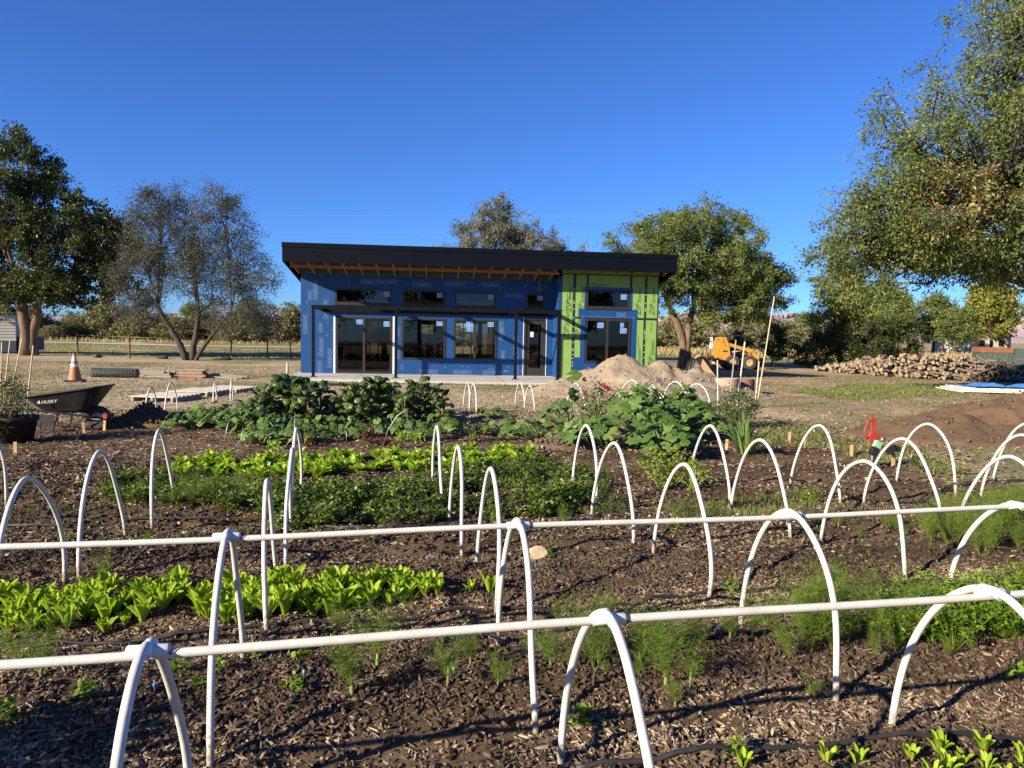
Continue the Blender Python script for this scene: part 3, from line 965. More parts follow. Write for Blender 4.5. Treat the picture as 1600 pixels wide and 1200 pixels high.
for uu in np.arange(-0.05, 14.1, 0.61):
    ve = -0.01 if uu < 9.85 else VG - .02
    b = MB()
    b.beam((uu, v0 + .1, zr(v0) - .55), (uu, ve, zr(ve) - .55), .04, .14)
    b.beam((uu, v0 + .1, zr(v0) - .38), (uu, ve, zr(ve) - .38), .04, .2)
    b.obj('rafter', M['rafter'], roof)
b = MB(); b.box((-.15, -1.32, 4.02), (9.9, -1.28, 4.13)); b.obj('blocking', M['rafter'], roof)
b = MB(); b.box((0.0, -.012, 3.9), (9.9, .15, 4.2)); b.obj('sheathing_panel', M['dkgreen'], bld)  # same green sheathing, eave shade put into its darker colour
b = MB(); b.box((10.02, VG - .012, 4.1), (13.85, VG + .15, 4.45)); b.obj('sheathing_panel', M['green'], bld)
# cable hanging from soffit with a lamp ring
b = MB(); b.tube([(9.3, -.3, 4.0), (9.28, -.28, 3.75), (9.3, -.2, 3.6)], .008, 6); b.tube([(9.3 + .1 * math.cos(a), -.2, 3.54 + .05 * math.sin(a)) for a in np.linspace(0, 6.28, 14)], .012, 5)
b.obj('hanging_cable', M['oldwood'], bld)

# steel canopy frame standing in front of the wall
can = empty('canopy_frame', W0, BA, 'black steel canopy frame on slim posts along the blue front wall', 'canopy')
VP = -2.36
for uu in (.86, 3.79, 8.15, 9.74):
    b = MB(); b.box((uu - .05, VP - .05, .06), (uu + .05, VP + .05, 2.5)); p = b.obj('post', M['steel'], can)
    b = MB(); b.box((uu - .12, VP - .12, .061), (uu + .12, VP + .12, .075)); b.obj('base_plate', M['steel'], p)
b = MB(); b.box((.8, VP - .06, 2.5), (9.82, VP + .06, 2.63)); b.obj('beam', M['steel'], can)
b = MB(); b.box((.8, -.14, 2.46), (9.82, -.03, 2.58)); b.obj('wall_ledger', M['steel'], can)
for uu in (.86, 3.79, 5.95, 8.15, 9.74):
    b = MB(); b.box((uu - .05, VP + .06, 2.5), (uu + .05, -.14, 2.63)); b.obj('rafter', M['steel'], can)
for uu in (3.79, 5.95, 8.15, 9.74):
    b = MB(); b.box((uu - .16, VP - .045, 2.63), (uu + .16, VP + .045, 2.655)); b.obj('splice_plate', M['steel'], can)

# ------------------------------------------------------------------ hoops and ridge pipes
def hoop_pts(a, h, n=22, sink=0.06, wob=True):
    """arch in the local y-z plane"""
    pts = [(0, -a, -sink)]
    zs_ = h * (1 - (1 - np.linspace(0, 1, n)) ** 2.0)
    for z in zs_:
        y = a * max(0.0, 1 - (z / h) ** 1.75) ** 0.56
        pts.append((0, -y, z))
    for z in zs_[::-1][1:]:
        y = a * max(0.0, 1 - (z / h) ** 1.75) ** 0.56
        pts.append((0, y, z))
    pts.append((0, a, -sink))
    if wob:
        e, sk, k1, ph = random.uniform(1.55, 2.0), random.uniform(-.03, .03), random.uniform(.002, .009), random.uniform(0, 6)
        pts = [(x + k1 * math.sin(z * 6 + ph), y * (1 + .05 * math.sin(z * 5 + ph)) + sk * z / h, z) for x, y, z in pts]
    return pts


PR = 0.0155
ORD = ['leftmost', 'second from the left', 'third from the left', 'fourth from the left', 'fifth from the left', 'sixth from the left', 'seventh from the left', 'eighth from the left', 'ninth from the left']


def tunnel(w, us, ulo, uhi, label, h=0.80, a=0.47):
    root = empty('hoop_tunnel', (*bed(0, w), 0.0), BED_A, label, 'tunnel frame')
    b = MB(); b.tube([(u, 0, h - .012 + 0.006 * math.sin(u * 2.1)) for u in np.linspace(ulo, uhi, 24)], PR * .95, 12)
    b.obj('ridge_pipe', M['pvc'], root)
    for i, (u, aa) in enumerate(us):
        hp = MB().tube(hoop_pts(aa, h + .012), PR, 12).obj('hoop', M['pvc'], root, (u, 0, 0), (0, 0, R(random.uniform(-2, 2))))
        b = MB()
        b.tube([(-.058, 0, -.012), (-.056, 0, -.012), (.056, 0, -.012), (.058, 0, -.012)], [PR * 1.1, PR * 1.2, PR * 1.2, PR * 1.1], 12)
        b.tube([(0, -.05, -.012), (0, -.025, -.002), (0, .025, -.002), (0, .05, -.012)], PR * 1.17, 12)
        f = b.obj('cross_fitting', M['pvc_fit'], root, (u, 0, h + .008))
        b = MB(); b.tube([(.064, .018 * math.cos(t), -.012 + .018 * math.sin(t)) for t in np.linspace(0, 6.28, 13)], .0022, 5)
        b.obj('cable_tie', M['black'], f)
    return root


def bed_u(x, y):
    return x * BC + y * BS


tunnel(BEDS[0], [(bed_u(-1.06, 2.08), .46), (bed_u(.34, 2.38), .46), (bed_u(1.85, 2.67), .47)], -2.1, 3.2, 'nearest hoop tunnel frame of white pipe with its ridge crossing the foreground')
tunnel(BEDS[1], [(bed_u(-1.30, 3.28), .45), (bed_u(.05, 3.52), .44), (bed_u(1.53, 3.88), .47), (bed_u(2.98, 4.15), .47)], -2.9, 4.6, 'second hoop tunnel frame of white pipe with a ridge behind the nearest one')

ROWS = [
    ('in the row just behind the second ridge pipe', [(-2.93, 4.36), (-1.52, 4.55), (-.15, 4.93), (1.27, 5.29), (2.82, 5.70), (4.25, 6.05)], .80, .50),
    ('in the middle garden row across the parsley', [(-3.13, 5.48), (-1.79, 5.75), (-.46, 6.1), (.92, 6.46), (2.38, 6.81), (3.9, 7.12), (5.35, 7.45)], .79, .50),
    ('in the farther garden row behind the parsley', [(-4.75, 6.45), (-3.27, 6.72), (-2.08, 6.95), (-.74, 7.32), (.79, 7.62), (2.18, 7.85), (3.44, 8.1), (4.9, 8.44), (6.2, 8.6)], .79, .45),
]
hp_me = {}
for desc, pts, h, a in ROWS:
    for i, (x, y) in enumerate(pts):
        hh = h + random.uniform(-.015, .015)
        o = MB().tube(hoop_pts(a + random.uniform(-.02, .02), hh), PR, 10).obj('plastic_hoop', M['pvc'], None, (x, y, 0), (0, R(random.uniform(-2.5, 2.5)), BED_A + R(random.uniform(-3, 3))))
        tag(o, 'white plastic hoop %s, %s' % (desc, ORD[i]), 'hoop', 'white plastic hoops over the garden beds')
FAR = [((-6.67, 13.32), .62, .33, R(8)), ((-6.77, 14.3), .63, .38, R(8)), ((-6.88, 16.7), .5, .3, R(15)), ((-6.73, 17.3), .5, .25, R(15)),
       ((-1.02, 16.4), .6, .5, R(12)), ((-.84, 15.8), .6, .5, R(12)), ((.19, 17.1), .6, .5, R(12)), ((.43, 16.9), .55, .5, R(12)),
       ((1.5, 16.8), .62, .5, R(20)), ((2.85, 17.2), .68, .5, R(30)), ((3.25, 17.1), .62, .5, R(30)), ((4.0, 17.6), .66, .5, R(30)), ((4.42, 17.3), .65, .5, R(32))]
FL = ['beside the bleached pallets, nearer one', 'beside the bleached pallets, farther one', 'at the far end of the pallets, left one', 'at the far end of the pallets, right one',
      'right of the tall chard, leftmost of four', 'right of the tall chard, second of four', 'in front of the patio, third of four', 'in front of the patio, last of four',
      'behind the tall squash leaves', 'before the sandy pile, left of four', 'before the sandy pile, second of four', 'before the sandy pile, third of four', 'before the sandy pile, last on the right']
for ((x, y), h, a, rz), l in zip(FAR, FL):
    o = MB().tube(hoop_pts(a, h, 14, .15), .015, 8).obj('plastic_hoop', M['pvc'], None, (x, y, hz1(x, y)), (0, 0, rz))
    tag(o, 'small white hoop ' + l, 'hoop', 'small white hoops in the far garden')

# ------------------------------------------------------------------ leaf and plant geometry
def rot_from(dirs, ups=None, r=rng):
    """frames with x = dirs, random roll"""
    d = dirs / (np.linalg.norm(dirs, axis=1, keepdims=True) + 1e-9)
    a = r.normal(size=d.shape) if ups is None else ups
    s = np.cross(d, a); s /= (np.linalg.norm(s, axis=1, keepdims=True) + 1e-9)
    t = np.cross(s, d)
    return d, s, t


def leaf_quads(c, dirs, L, Wd, r=rng, ups=None, cup=0.12):
    """one 4-corner leaf per centre; returns V, F, rnd"""
    n = len(c)
    d, s, t = rot_from(dirs, ups, r)
    L = np.broadcast_to(np.asarray(L, float), (n,))[:, None]
    Wd = np.broadcast_to(np.asarray(Wd, float), (n,))[:, None]
    V = np.stack([c, c + d * L * .5 + s * Wd * .5 - t * L * cup, c + d * L, c + d * L * .5 - s * Wd * .5 - t * L * cup], 1).reshape(-1, 3)
    F = np.arange(4 * n).reshape(n, 4)
    return V, F, np.repeat(r.random(n), 4)


def tri_strands(p, q, w, r=rng):
    """thin blades p -> q as 4-corner slivers"""
    n = len(p)
    d, s, t = rot_from(q - p, None, r)
    w = np.broadcast_to(np.asarray(w, float), (n,))[:, None]
    V = np.stack([p - s * w * .5, p + s * w * .5, q + s * w * .15, q - s * w * .15], 1).reshape(-1, 3)
    return V, np.arange(4 * n).reshape(n, 4), np.repeat(r.random(n), 4)


def cat(parts):
    V, F, Rn, b = [], [], [], 0
    for v, f, r_ in parts:
        V.append(v); F.append(f + b); Rn.append(r_); b += len(v)
    return np.concatenate(V), np.concatenate(F), np.concatenate(Rn)


def scatter_merge(variants, pts, scales, r, tilt=0.12, zoff=0.0):
    out = []
    for i, (x, y) in enumerate(pts):
        V, F, Rn = variants[r.integers(len(variants))]
        a = r.uniform(0, 6.28)
        c, s = math.cos(a), math.sin(a)
        k = scales[i]
        W = np.stack([V[:, 0] * c - V[:, 1] * s, V[:, 0] * s + V[:, 1] * c, V[:, 2]], 1) * k
        tx, ty = r.normal(0, tilt, 2)
        W[:, 0] += W[:, 2] * tx; W[:, 1] += W[:, 2] * ty
        W += np.array([x, y, hz1(x, y) + zoff])
        out.append((W, F, np.clip(Rn * .7 + r.uniform(0, .3), 0, 1)))
    return cat(out)


def grid_leaf(L, W, nu=6, nv=4, cup=.25, arch=.5, wave=0.0, base=.25, tip=1.0, seed=0, wid=None):
    """broad leaf growing along +z and arching to +x, as a mesh grid"""
    r = np.random.default_rng(seed)
    V, F = [], []
    x = z = 0.0
    ang = math.pi / 2
    for i in range(nu + 1):
        t = i / nu
        w = W * .5 * (wid(t) if wid else (base + (1 - base) * math.sin(math.pi * min(1, t * .86 + .12)) ** .8) * (1 if t < .999 else .35))
        for j in range(nv + 1):
            s = 2 * j / nv - 1
            yy = s * w
            k = abs(s) ** 2 * cup * w
            wv = wave * W * (math.sin(i * 2.1 + j * 1.7 + seed) + r.normal() * .5) * abs(s)
            V.append((x - math.sin(ang) * -k * -1 * -1 * -1 + wv * .6, yy, z + math.cos(ang) * k + wv))
        step = L / nu
        ang -= arch / nu * (0.4 + 1.2 * t)
        x += math.cos(ang) * step
        z += math.sin(ang) * step
    for i in range(nu):
        for j in range(nv):
            a = i * (nv + 1) + j
            F.append((a, a + 1, a + nv + 2, a + nv + 1))
    return np.array(V), np.array(F)


# ---- romaine in the near bed: every leaf its own piece
def rom_wid(t):
    return 0.16 + 0.84 * (math.sin(math.pi * min(1.0, (t ** 1.35) * .8 + .02)) ** .85) * (1 if t < .99 else .45)


rom_leaf = []
for s in range(4):
    V, F = grid_leaf(.165, .052, 6, 4, cup=.7, arch=.2 + .2 * s, wave=.07, seed=s, wid=rom_wid)
    rom_leaf.append(np_mesh('romaine_leaf', V, F, M['romaine'], smooth=True))


def romaine(x, y, k, label, group, nl=9):
    root = empty('romaine_lettuce', (x, y, hz1(x, y) - .005), random.uniform(0, 6.28), label, 'lettuce', group)
    for i in range(nl):
        a = i * 2.4 + random.uniform(-.3, .3)
        f = i / nl
        lean = 0.42 - .34 * f + random.uniform(-.14, .14)
        o = link('leaf', rom_leaf[random.randrange(4)], root, (.012 * math.cos(a), .012 * math.sin(a), 0), None, k * (1.0 - .25 * abs(f - .45)) * random.uniform(.8, 1.12))
        o.rotation_euler = (Matrix.Rotation(a, 3, 'Z') @ Matrix.Rotation(lean, 3, 'Y')).to_euler()
    return root


romA = GP([(0, 988), (0, 945), (120, 940), (290, 925), (300, 950), (240, 975), (120, 985)])
romB = GP([(300, 978), (430, 972), (560, 957), (640, 945), (700, 930), (640, 918), (520, 925), (420, 930), (318, 938)])


def spaced(poly, n, dmin, seed):
    p = scatter(poly, n * 12, seed)
    out = []
    for q in p:
        if all((q[0] - a[0]) ** 2 + (q[1] - a[1]) ** 2 > dmin * dmin for a in out):
            out.append(q)
        if len(out) >= n: break
    return out


for q in spaced(romA, 50, .066, 1):
    romaine(q[0], q[1], random.uniform(.6, 1.05), 'bright green romaine plant in the near patch left of the wide gap', 'romaine in the left near patch', 10)
for q in spaced(romB, 60, .066, 2):
    k = 1.1 if q[0] < -.9 else .85
    romaine(q[0], q[1], random.uniform(.6, 1.1) * k, 'bright green romaine plant in the near patch between the ridge hoops', 'romaine in the centre near patch', 9)
for (px, py, k, lb) in [(735, 928, .55, 'tiny lone romaine seedling near the thin leg'), (765, 925, .85, 'small lone romaine beside the second ridge hoop leg'), (683, 937, .7, 'last small romaine at the right end of the near patch')]:
    p = G(px, py); romaine(p[0], p[1], k, lb, None, 6)
nr = GP([(1395, 1235), (1420, 1190), (1600, 1180), (1640, 1240)])
for q in spaced(nr, 11, .075, 4):
    romaine(q[0], q[1], random.uniform(.32, .6), 'young romaine at the bottom right corner beside the black drip hose', 'young romaine at the bottom right', 7)
for i, (px, py) in enumerate([(1290, 1205), (1340, 1207), (1160, 1212)]):
    p = G(px, py); romaine(p[0], p[1], .5, 'single small romaine seedling at the bottom edge, %s' % ['left of the hose clump', 'nearest the hose clump', 'farthest left'][i], None, 5)


# ---- loose lettuce heads of the back row
def lettuce_variant(seed):
    r = np.random.default_rng(seed)
    parts = []
    for i in range(13):
        V, F = grid_leaf(r.uniform(.13, .19), r.uniform(.08, .12), 4, 4, cup=.35, arch=r.uniform(.3, 1.0), wave=.07, seed=seed * 20 + i)
        a, lean = r.uniform(0, 6.28), r.uniform(0, .75)
        Mx = np.array(Matrix.Rotation(a, 3, 'Z') @ Matrix.Rotation(lean, 3, 'Y'))
        parts.append((V @ Mx.T, F, np.full(len(V), r.random())))
    return cat(parts)


LV = [np_mesh('lettuce', V, F, M['lettuce'], rnd=Rn, smooth=True) for V, F, Rn in [lettuce_variant(s) for s in range(5)]]
backL = GP([(250, 757), (300, 745), (480, 752), (690, 738), (850, 724), (845, 708), (690, 712), (480, 724), (300, 727), (250, 735)])
for q in spaced(backL, 110, .12, 11):
    o = link('lettuce_head', LV[random.randrange(5)], None, (q[0], q[1], hz1(*q)), (0, 0, random.uniform(0, 6.28)), random.uniform(.8, 1.2))
    tag(o, 'yellow-green lettuce head in the long row behind the parsley', 'lettuce', 'lettuce heads in the back row')


# ---- feathery and leafy masses
def fennel_variant(seed, H=.34, n=9, spread=.7, fine=30):
    r = np.random.default_rng(seed)
    P, Q, Wd = [], [], []
    for i in range(n):
        a = r.uniform(0, 6.28); sp = r.uniform(.1, spread); h = H * r.uniform(.6, 1.05)
        pts = [np.array([math.cos(a) * sp * h * t ** 1.5, math.sin(a) * sp * h * t ** 1.5, h * t]) for t in np.linspace(0, 1, 6)]
        for j in range(5):
            P.append(pts[j]); Q.append(pts[j + 1]); Wd.append(.006 - .0008 * j)
        for j in range(fine):
            t = r.uniform(.3, 1.0)
            k = min(4, int(t * 5)); f = t * 5 - k
            o = pts[k] * (1 - f) + pts[min(5, k + 1)] * f
            d = r.normal(size=3); d[2] = abs(d[2]) * .7 + .2; d /= np.linalg.norm(d)
            l = r.uniform(.03, .075)
            m_ = o + d * l
            P.append(o); Q.append(m_); Wd.append(.0022)
            for e in range(3):
                d2 = d + r.normal(size=3) * .7; d2 /= np.linalg.norm(d2)
                b0 = o + d * l * r.uniform(.3, 1)
                P.append(b0); Q.append(b0 + d2 * r.uniform(.02, .045)); Wd.append(.0019)
    return tri_strands(np.array(P), np.array(Q), np.array(Wd), r)


def parsley_variant(seed, H=.15, n=16, ls=.026):
    r = np.random.default_rng(seed)
    P, Q, C, D = [], [], [], []
    for i in range(n):
        a = r.uniform(0, 6.28); sp = r.uniform(.1, 1.0); h = H * r.uniform(.55, 1.05)
        tip = np.array([math.cos(a) * sp * H * .8, math.sin(a) * sp * H * .8, h])
        P.append(np.zeros(3)); Q.append(tip)
        for e in range(7):
            C.append(tip + r.normal(size=3) * ls * .55)
            d = r.normal(size=3); d[2] = abs(d[2]) * .4
            D.append(d)
    C, D = np.array(C), np.array(D)
    ups = np.tile(np.array([[0, 0, 1.]]), (len(C), 1)) + r.normal(size=C.shape) * .5
    return cat([tri_strands(np.array(P), np.array(Q), .003, r), leaf_quads(C, D, ls * r.uniform(.7, 1.4, len(C)), ls * .85, r, ups)])


PV = [parsley_variant(s, .15, 15, .036) for s in range(6)]
FV = [fennel_variant(s) for s in range(5)]
FVL = [fennel_variant(20 + s, .3, 6, .9, 22) for s in range(4)]
CV = [parsley_variant(30 + s, .2, 18, .02) for s in range(4)]


def mass(name, variants, poly, n, m, label, catg, smin, smax, seed, dens=None):
    r = np.random.default_rng(seed)
    pts = scatter(poly, n, seed, dens)
    V, F, Rn = scatter_merge(variants, pts, r.uniform(smin, smax, len(pts)), r)
    o = link(name, np_mesh(name, V, F, m, rnd=Rn))
    return tag(o, label, catg, None, 'stuff')


mass('parsley_bed', PV, GP([(440, 828), (600, 832), (720, 824), (880, 806), (945, 792), (905, 745), (830, 735), (700, 760), (520, 772), (440, 770)]), 340, M['parsley'], 'dense dark green parsley filling the middle bed', 'parsley', .5, 1.25, 1, lambda x, y: np.clip(.75 + 1.6 * fbm(x, y, 2.2, 2, 71), .1, 1))
mass('parsley_edge', PV, GP([(150, 778), (230, 755), (300, 765), (440, 768), (440, 828), (400, 822), (330, 800), (180, 795)]), 120, M['parsley'], 'lower leafy herbs at the left end of the parsley bed', 'herbs', .6, 1.1, 2)
mass('dill_patch', FVL, GP([(190, 800), (230, 775), (330, 755), (440, 770), (430, 790), (330, 800), (280, 805)]), 40, M['fennel'], 'soft feathery dill patch left of the parsley', 'dill', .5, .9, 3)
mass('fennel_thicket', FV, GP([(1165, 1045), (1180, 985), (1300, 970), (1400, 985), (1440, 1020), (1360, 1040), (1260, 1042)]), 28, M['fennel'], 'tall feathery fennel thicket behind the near ridge on the right', 'fennel', .45, 1.15, 4)
mass('carrot_patch', CV, GP([(1395, 1030), (1390, 985), (1480, 965), (1640, 955), (1640, 1005), (1560, 1015), (1480, 1030)]), 85, M['carrot'], 'bright green carrot tops at the right edge of the near bed', 'carrots', .8, 1.3, 5)
mass('fennel_thicket', FV, GP([(1420, 872), (1440, 835), (1520, 815), (1680, 800), (1680, 880), (1540, 878)]), 46, M['fennel'], 'broad feathery fennel mass at the right edge under the second ridge', 'fennel', .7, 1.15, 6)
mass('fennel_fringe', FVL, GP([(1330, 838), (1420, 815), (1500, 780), (1600, 770), (1680, 775), (1680, 800), (1440, 835), (1390, 850)]), 60, M['fennel'], 'low sparse fennel fringe on the far side of the right mass', 'fennel', .35, .7, 7)
mass('herb_fringe', CV, GP([(770, 735), (900, 740), (960, 745), (940, 790), (1040, 800), (1130, 795), (1140, 812), (1000, 815), (900, 805)]), 130, M['parsley'], 'mixed low herbs and weeds at the right end of the parsley', 'herbs', .35, .8, 8)

FP = [(550, 1088, .75, 'bushy fennel plant standing alone below the near ridge'), (590, 1040, .8, 'feathery fennel just behind the near ridge pipe, left of centre'), (700, 1078, .5, 'small fennel tuft right of the bushy lone one'), (778, 1080, .42, 'thin fennel sprig beside the second ridge hoop leg'),
      (735, 1045, .45, 'low fennel wisp behind the near ridge centre'), (1040, 1080, .75, 'upright fennel with pale bulb right of the centre hoop'), (1078, 1085, .5, 'slim fennel right of the upright bulb fennel'), (935, 1050, .65, 'fennel behind the centre hoop legs'), (1000, 1040, .7, 'fennel left of the upright bulb fennel'),
      (1055, 1105, .35, 'short fennel tuft below the upright bulb fennel'), (860, 1058, .55, 'fennel right of the second ridge hoop front leg'), (65, 1062, .62, 'leggy fennel under the near ridge at far left'), (25, 1050, .5, 'fennel at the left edge below the near ridge'), (525, 985, .45, 'fennel tuft in front of the near romaine'),
      (1085, 1022, .5, 'fennel at the left end of the tall thicket'), (1140, 1020, .5, 'second fennel at the left end of the tall thicket'), (830, 1040, .4, 'fennel left of the front hoop, small and pale'), (165, 905, .45, 'dark fennel behind the left romaine patch'), (1265, 1090, .3, 'little fennel beside the right leg of the second tunnel'),
      (870, 965, .3, 'fennel seedling left of centre by the drip hose'), (955, 955, .35, 'fennel seedling right of the hose bend'), (880, 830, .45, 'feathery tuft under the second ridge at centre'), (1310, 825, .4, 'feathery tuft under the second ridge right of centre'), (1255, 825, .35, 'small feathery tuft beside the second ridge fitting')]
FM = [np_mesh('fennel', V, F, M['fennel'], rnd=Rn) for V, F, Rn in FV]
for i, (px, py, k, lb) in enumerate(FP):
    p = G(px, py)
    root = empty('fennel_plant', (p[0], p[1], hz1(p[0], p[1])), i * 1.3, lb, 'fennel', 'single fennel plants')
    link('fronds', FM[i % 5], root, None, None, (k * 1.6, k * 1.6, k * 1.3))
    b = MB(); b.tube([(0, 0, -.02), (0, 0, .015), (0, 0, .05), (0, 0, .08)], [.008 * k, .016 * k, .012 * k, .004], 7); b.obj('bulb', M['stem'], root)
mass('fennel_row', FVL, GP([(850, 1066), (960, 1075), (1080, 1085), (1115, 1022), (980, 1010), (870, 1015)]), 16, M['fennel'], 'wispy fennel row around the centre hoop behind the near ridge', 'fennel', .4, .95, 9)
# small weeds and seedlings
WM = [np_mesh('seedling', V, F, M['carrot'], rnd=Rn) for V, F, Rn in [parsley_variant(50 + s, .06, 5, .035) for s in range(3)]]
WP = [(205, 862), (232, 860), (285, 862), (100, 850), (460, 860), (498, 845), (570, 855), (475, 1030), (455, 1085), (275, 1045), (395, 1028), (345, 1050), (1060, 835), (1255, 785), (1265, 785), (310, 1078), (130, 1098), (15, 1140), (1150, 1195), (910, 1140), (1280, 960), (1450, 940), (1590, 1060), (860, 860), (1140, 925)]
for i, (px, py) in enumerate(WP):
    p = G(px, py)
    o = link('seedling', WM[i % 3], None, (p[0], p[1], hz1(p[0], p[1])), (0, 0, i), .7 + .5 * ((i * 7) % 5) / 5)
    tag(o, 'tiny green volunteer seedling on the bare mulch', 'seedling', 'seedlings on the mulch')


# ---- big leafed plants: leaves are pieces
def squash_leaf(seed, lob=5, depth=.34, cup=.18):
    n = 40
    V = [(0, 0, 0)]
    for i in range(n):
        a = -2.75 + 5.5 * i / (n - 1)
        lobe = abs(math.cos(a * lob / 2.0 * .92))
        rr = (1 - depth + depth * lobe ** .7) * (1 - .16 * abs(a) / 2.75) * (1 + .09 * math.sin(i * 2.9 + seed) * math.sin(i * 1.7))
        for k_ in (0.55, 1.0):
            z = -cup * (rr * k_) ** 2 + .16 * lobe * k_ + .05 * math.sin(i * 2.3 + seed) * k_
            V.append((rr * k_ * math.cos(a) * .5, rr * k_ * math.sin(a) * .5, z * .5))
    F = []
    for i in range(n - 1):
        F.append((1 + 2 * i, 2 + 2 * i, 4 + 2 * i, 3 + 2 * i))
    T = [(0, 1 + 2 * i, 3 + 2 * i) for i in range(n - 1)]
    me = bpy.data.meshes.new('squash_leaf')
    me.from_pydata(V, [], F + T)
    me.materials.append(M['squash'])
    me.polygons.foreach_set('use_smooth', [True] * len(me.polygons))
    return me


SQ = [squash_leaf(s, 5, .42 + .07 * s) for s in range(3)]
SQR = [squash_leaf(9 + s, 5, .14, .25) for s in range(2)]


def squash_plant(px, py, n, spread, H, ls, label, meshes, seed, group=None, toward=0.35):
    r = random.Random(seed)
    p = G(px, py)
    root = empty('squash_plant', (p[0], p[1], hz1(p[0], p[1])), 0, label, 'squash', group)
    sb = MB()
    for i in range(n):
        a = r.uniform(0, 6.28); d = spread * math.sqrt(r.random()); h = H * (1 - .55 * (d / spread) ** 2) * r.uniform(.6, 1.05)
        q = Vector((d * math.cos(a), d * math.sin(a), h))
        sb.tube([(q.x * .15, q.y * .15, 0), (q.x * .55, q.y * .55, h * .6), tuple(q)], [.011, .009, .006], 5)
        o = link('leaf', meshes[r.randrange(len(meshes))], root, q, None, ls * r.uniform(.75, 1.2))
        nrm = Vector((math.cos(a) * .7 * d / spread + r.gauss(0, .45) - .15, math.sin(a) * .7 * d / spread + r.gauss(0, .45) - toward, 1)).normalized()
        o.rotation_euler = (nrm.to_track_quat('Z', 'X').to_matrix() @ Matrix.Rotation(r.uniform(0, 6.28), 3, 'Z')).to_euler()
    sb.obj('stems', M['stem'], root)
    return root


ZL = ['big zucchini plant in front of the red flowers', 'zucchini plant at the middle of the leafy mound', 'zucchini plant at the right end of the leafy mound', 'zucchini plant at the top of the leafy mound', 'zucchini plant at the front right of the mound near the hoop', 'zucchini plant at the back right of the mound']
for i, (px, py, n, sp, H) in enumerate([(945, 700, 30, .66, .5), (1010, 690, 36, .75, .74), (1075, 685, 32, .65, .64), (1000, 660, 34, .8, .76), (1035, 712, 22, .55, .42), (1065, 660, 26, .65, .7)]):
    squash_plant(px, py, int(n * 1.35), sp, H, .31, ZL[i], SQ, 40 + i, 'zucchini plants')
for i, (px, py, n, sp, H, lb) in enumerate([(300, 668, 22, .6, .3, 'low squash vine at the left end of the chard bed'), (370, 672, 26, .65, .42, 'squash vine in front of the leftmost chard'), (440, 682, 24, .6, .4, 'squash vine in front of the dark chard gap'), (515, 680, 18, .5, .32, 'small squash vine in front of the middle chard'), (620, 680, 18, .55, .34, 'squash vine below the curly chard'), (690, 678, 16, .5, .32, 'squash vine at the right end of the chard bed'), (335, 660, 24, .6, .4, 'squash vine between the far hoops and the left chard'), (405, 690, 22, .55, .3, 'squash vine at the near left corner of the chard bed'), (475, 690, 18, .5, .3, 'squash vine just behind the middle hoop'), (570, 682, 20, .5, .34, 'squash vine left of the wire arch'), (655, 684, 18, .5, .3, 'squash vine right of the wire arch'),
                                            (790, 680, 18, .5, .28, 'low squash vine left of the zucchini mound'), (840, 690, 20, .6, .4, 'squash vine beside the bare mulch mound'), (880, 665, 18, .6, .5, 'squash vine behind the bare mulch mound'), (768, 655, 10, .4, .25, 'small squash vine by the white hoops')]):
    squash_plant(px, py, int(n * 1.5), sp, H, .175, lb, SQR, 60 + i, 'squash vines')
# one tall pair of squash leaves
squash_plant(893, 660, 4, .22, 1.02, .38, 'tall squash stalk holding round leaves high above the vines', SQR, 77, None, .9)

chard_leaf = []
for s in range(5):
    V, F = grid_leaf(.36, .165, 14, 6, cup=-.6, arch=1.7 + .5 * s, wave=.2, seed=60 + s, wid=lambda t: .12 if t < .22 else .35 + .65 * math.sin(math.pi * min(1, (t - .2) * 1.08)) ** .6)
    chard_leaf.append(np_mesh('chard_leaf', V, F, M['chard'], smooth=True))


def chard(px, py, n, H, label, seed):
    r = random.Random(seed)
    n = int(n * 1.5)
    H = H * 1.12
    p = G(px, py)
    root = empty('chard_plant', (p[0], p[1], hz1(p[0], p[1])), 0, label, 'chard', 'tall chard plants')
    sb = MB(); sb.tube([(0, 0, -.05), (.02, 0, H * .3), (0, .02, H * .62)], [.03, .024, .014], 6)
    for i in range(n):
        a = i * 2.4 + r.uniform(-.4, .4); f = i / n
        z0 = H * (.03 + .6 * f)
        o = link('leaf', chard_leaf[r.randrange(5)], root, (.03 * math.cos(a), .03 * math.sin(a), z0), None, (H / .85) * r.uniform(.7, 1.15) * (1.05 - .2 * f))
        o.rotation_euler = (Matrix.Rotation(a, 3, 'Z') @ Matrix.Rotation(.6 - .55 * f + r.uniform(-.2, .2), 3, 'Y')).to_euler()
    sb.obj('stalk', M['redstem'], root)


for i, (px, py, n, H, lb) in enumerate([(410, 662, 20, .82, 'leftmost tall crinkled chard plant behind the squash vines'), (450, 660, 24, .98, 'tallest dark chard plant left of the gap'), (480, 664, 18, .9, 'chard plant leaning over the dark gap'), (560, 664, 18, .86, 'chard plant right of the dark gap'), (590, 660, 22, .98, 'tall chard plant with drooping tips before the sliding door'),
                                        (632, 664, 18, .72, 'shorter chard plant in the middle of the right clump'), (655, 660, 22, .96, 'curly bright chard plant right of the middle'), (690, 664, 16, .68, 'rightmost low chard plant of the clump'), (500, 655, 14, .8, 'shaded chard plant behind the dark gap'), (530, 662, 14, .66, 'short chard plant in the gap'), (425, 650, 18, .88, 'chard plant at the back left of the clump'), (465, 646, 20, .95, 'chard plant at the back of the tall left clump'), (610, 648, 20, .86, 'chard plant at the back of the right clump'), (675, 650, 16, .8, 'chard plant at the back right of the clump'), (385, 668, 14, .6, 'low chard plant at the far left of the clump'), (545, 650, 14, .75, 'chard plant at the back of the gap')]):
    chard(px, py, n, H, lb, 90 + i)

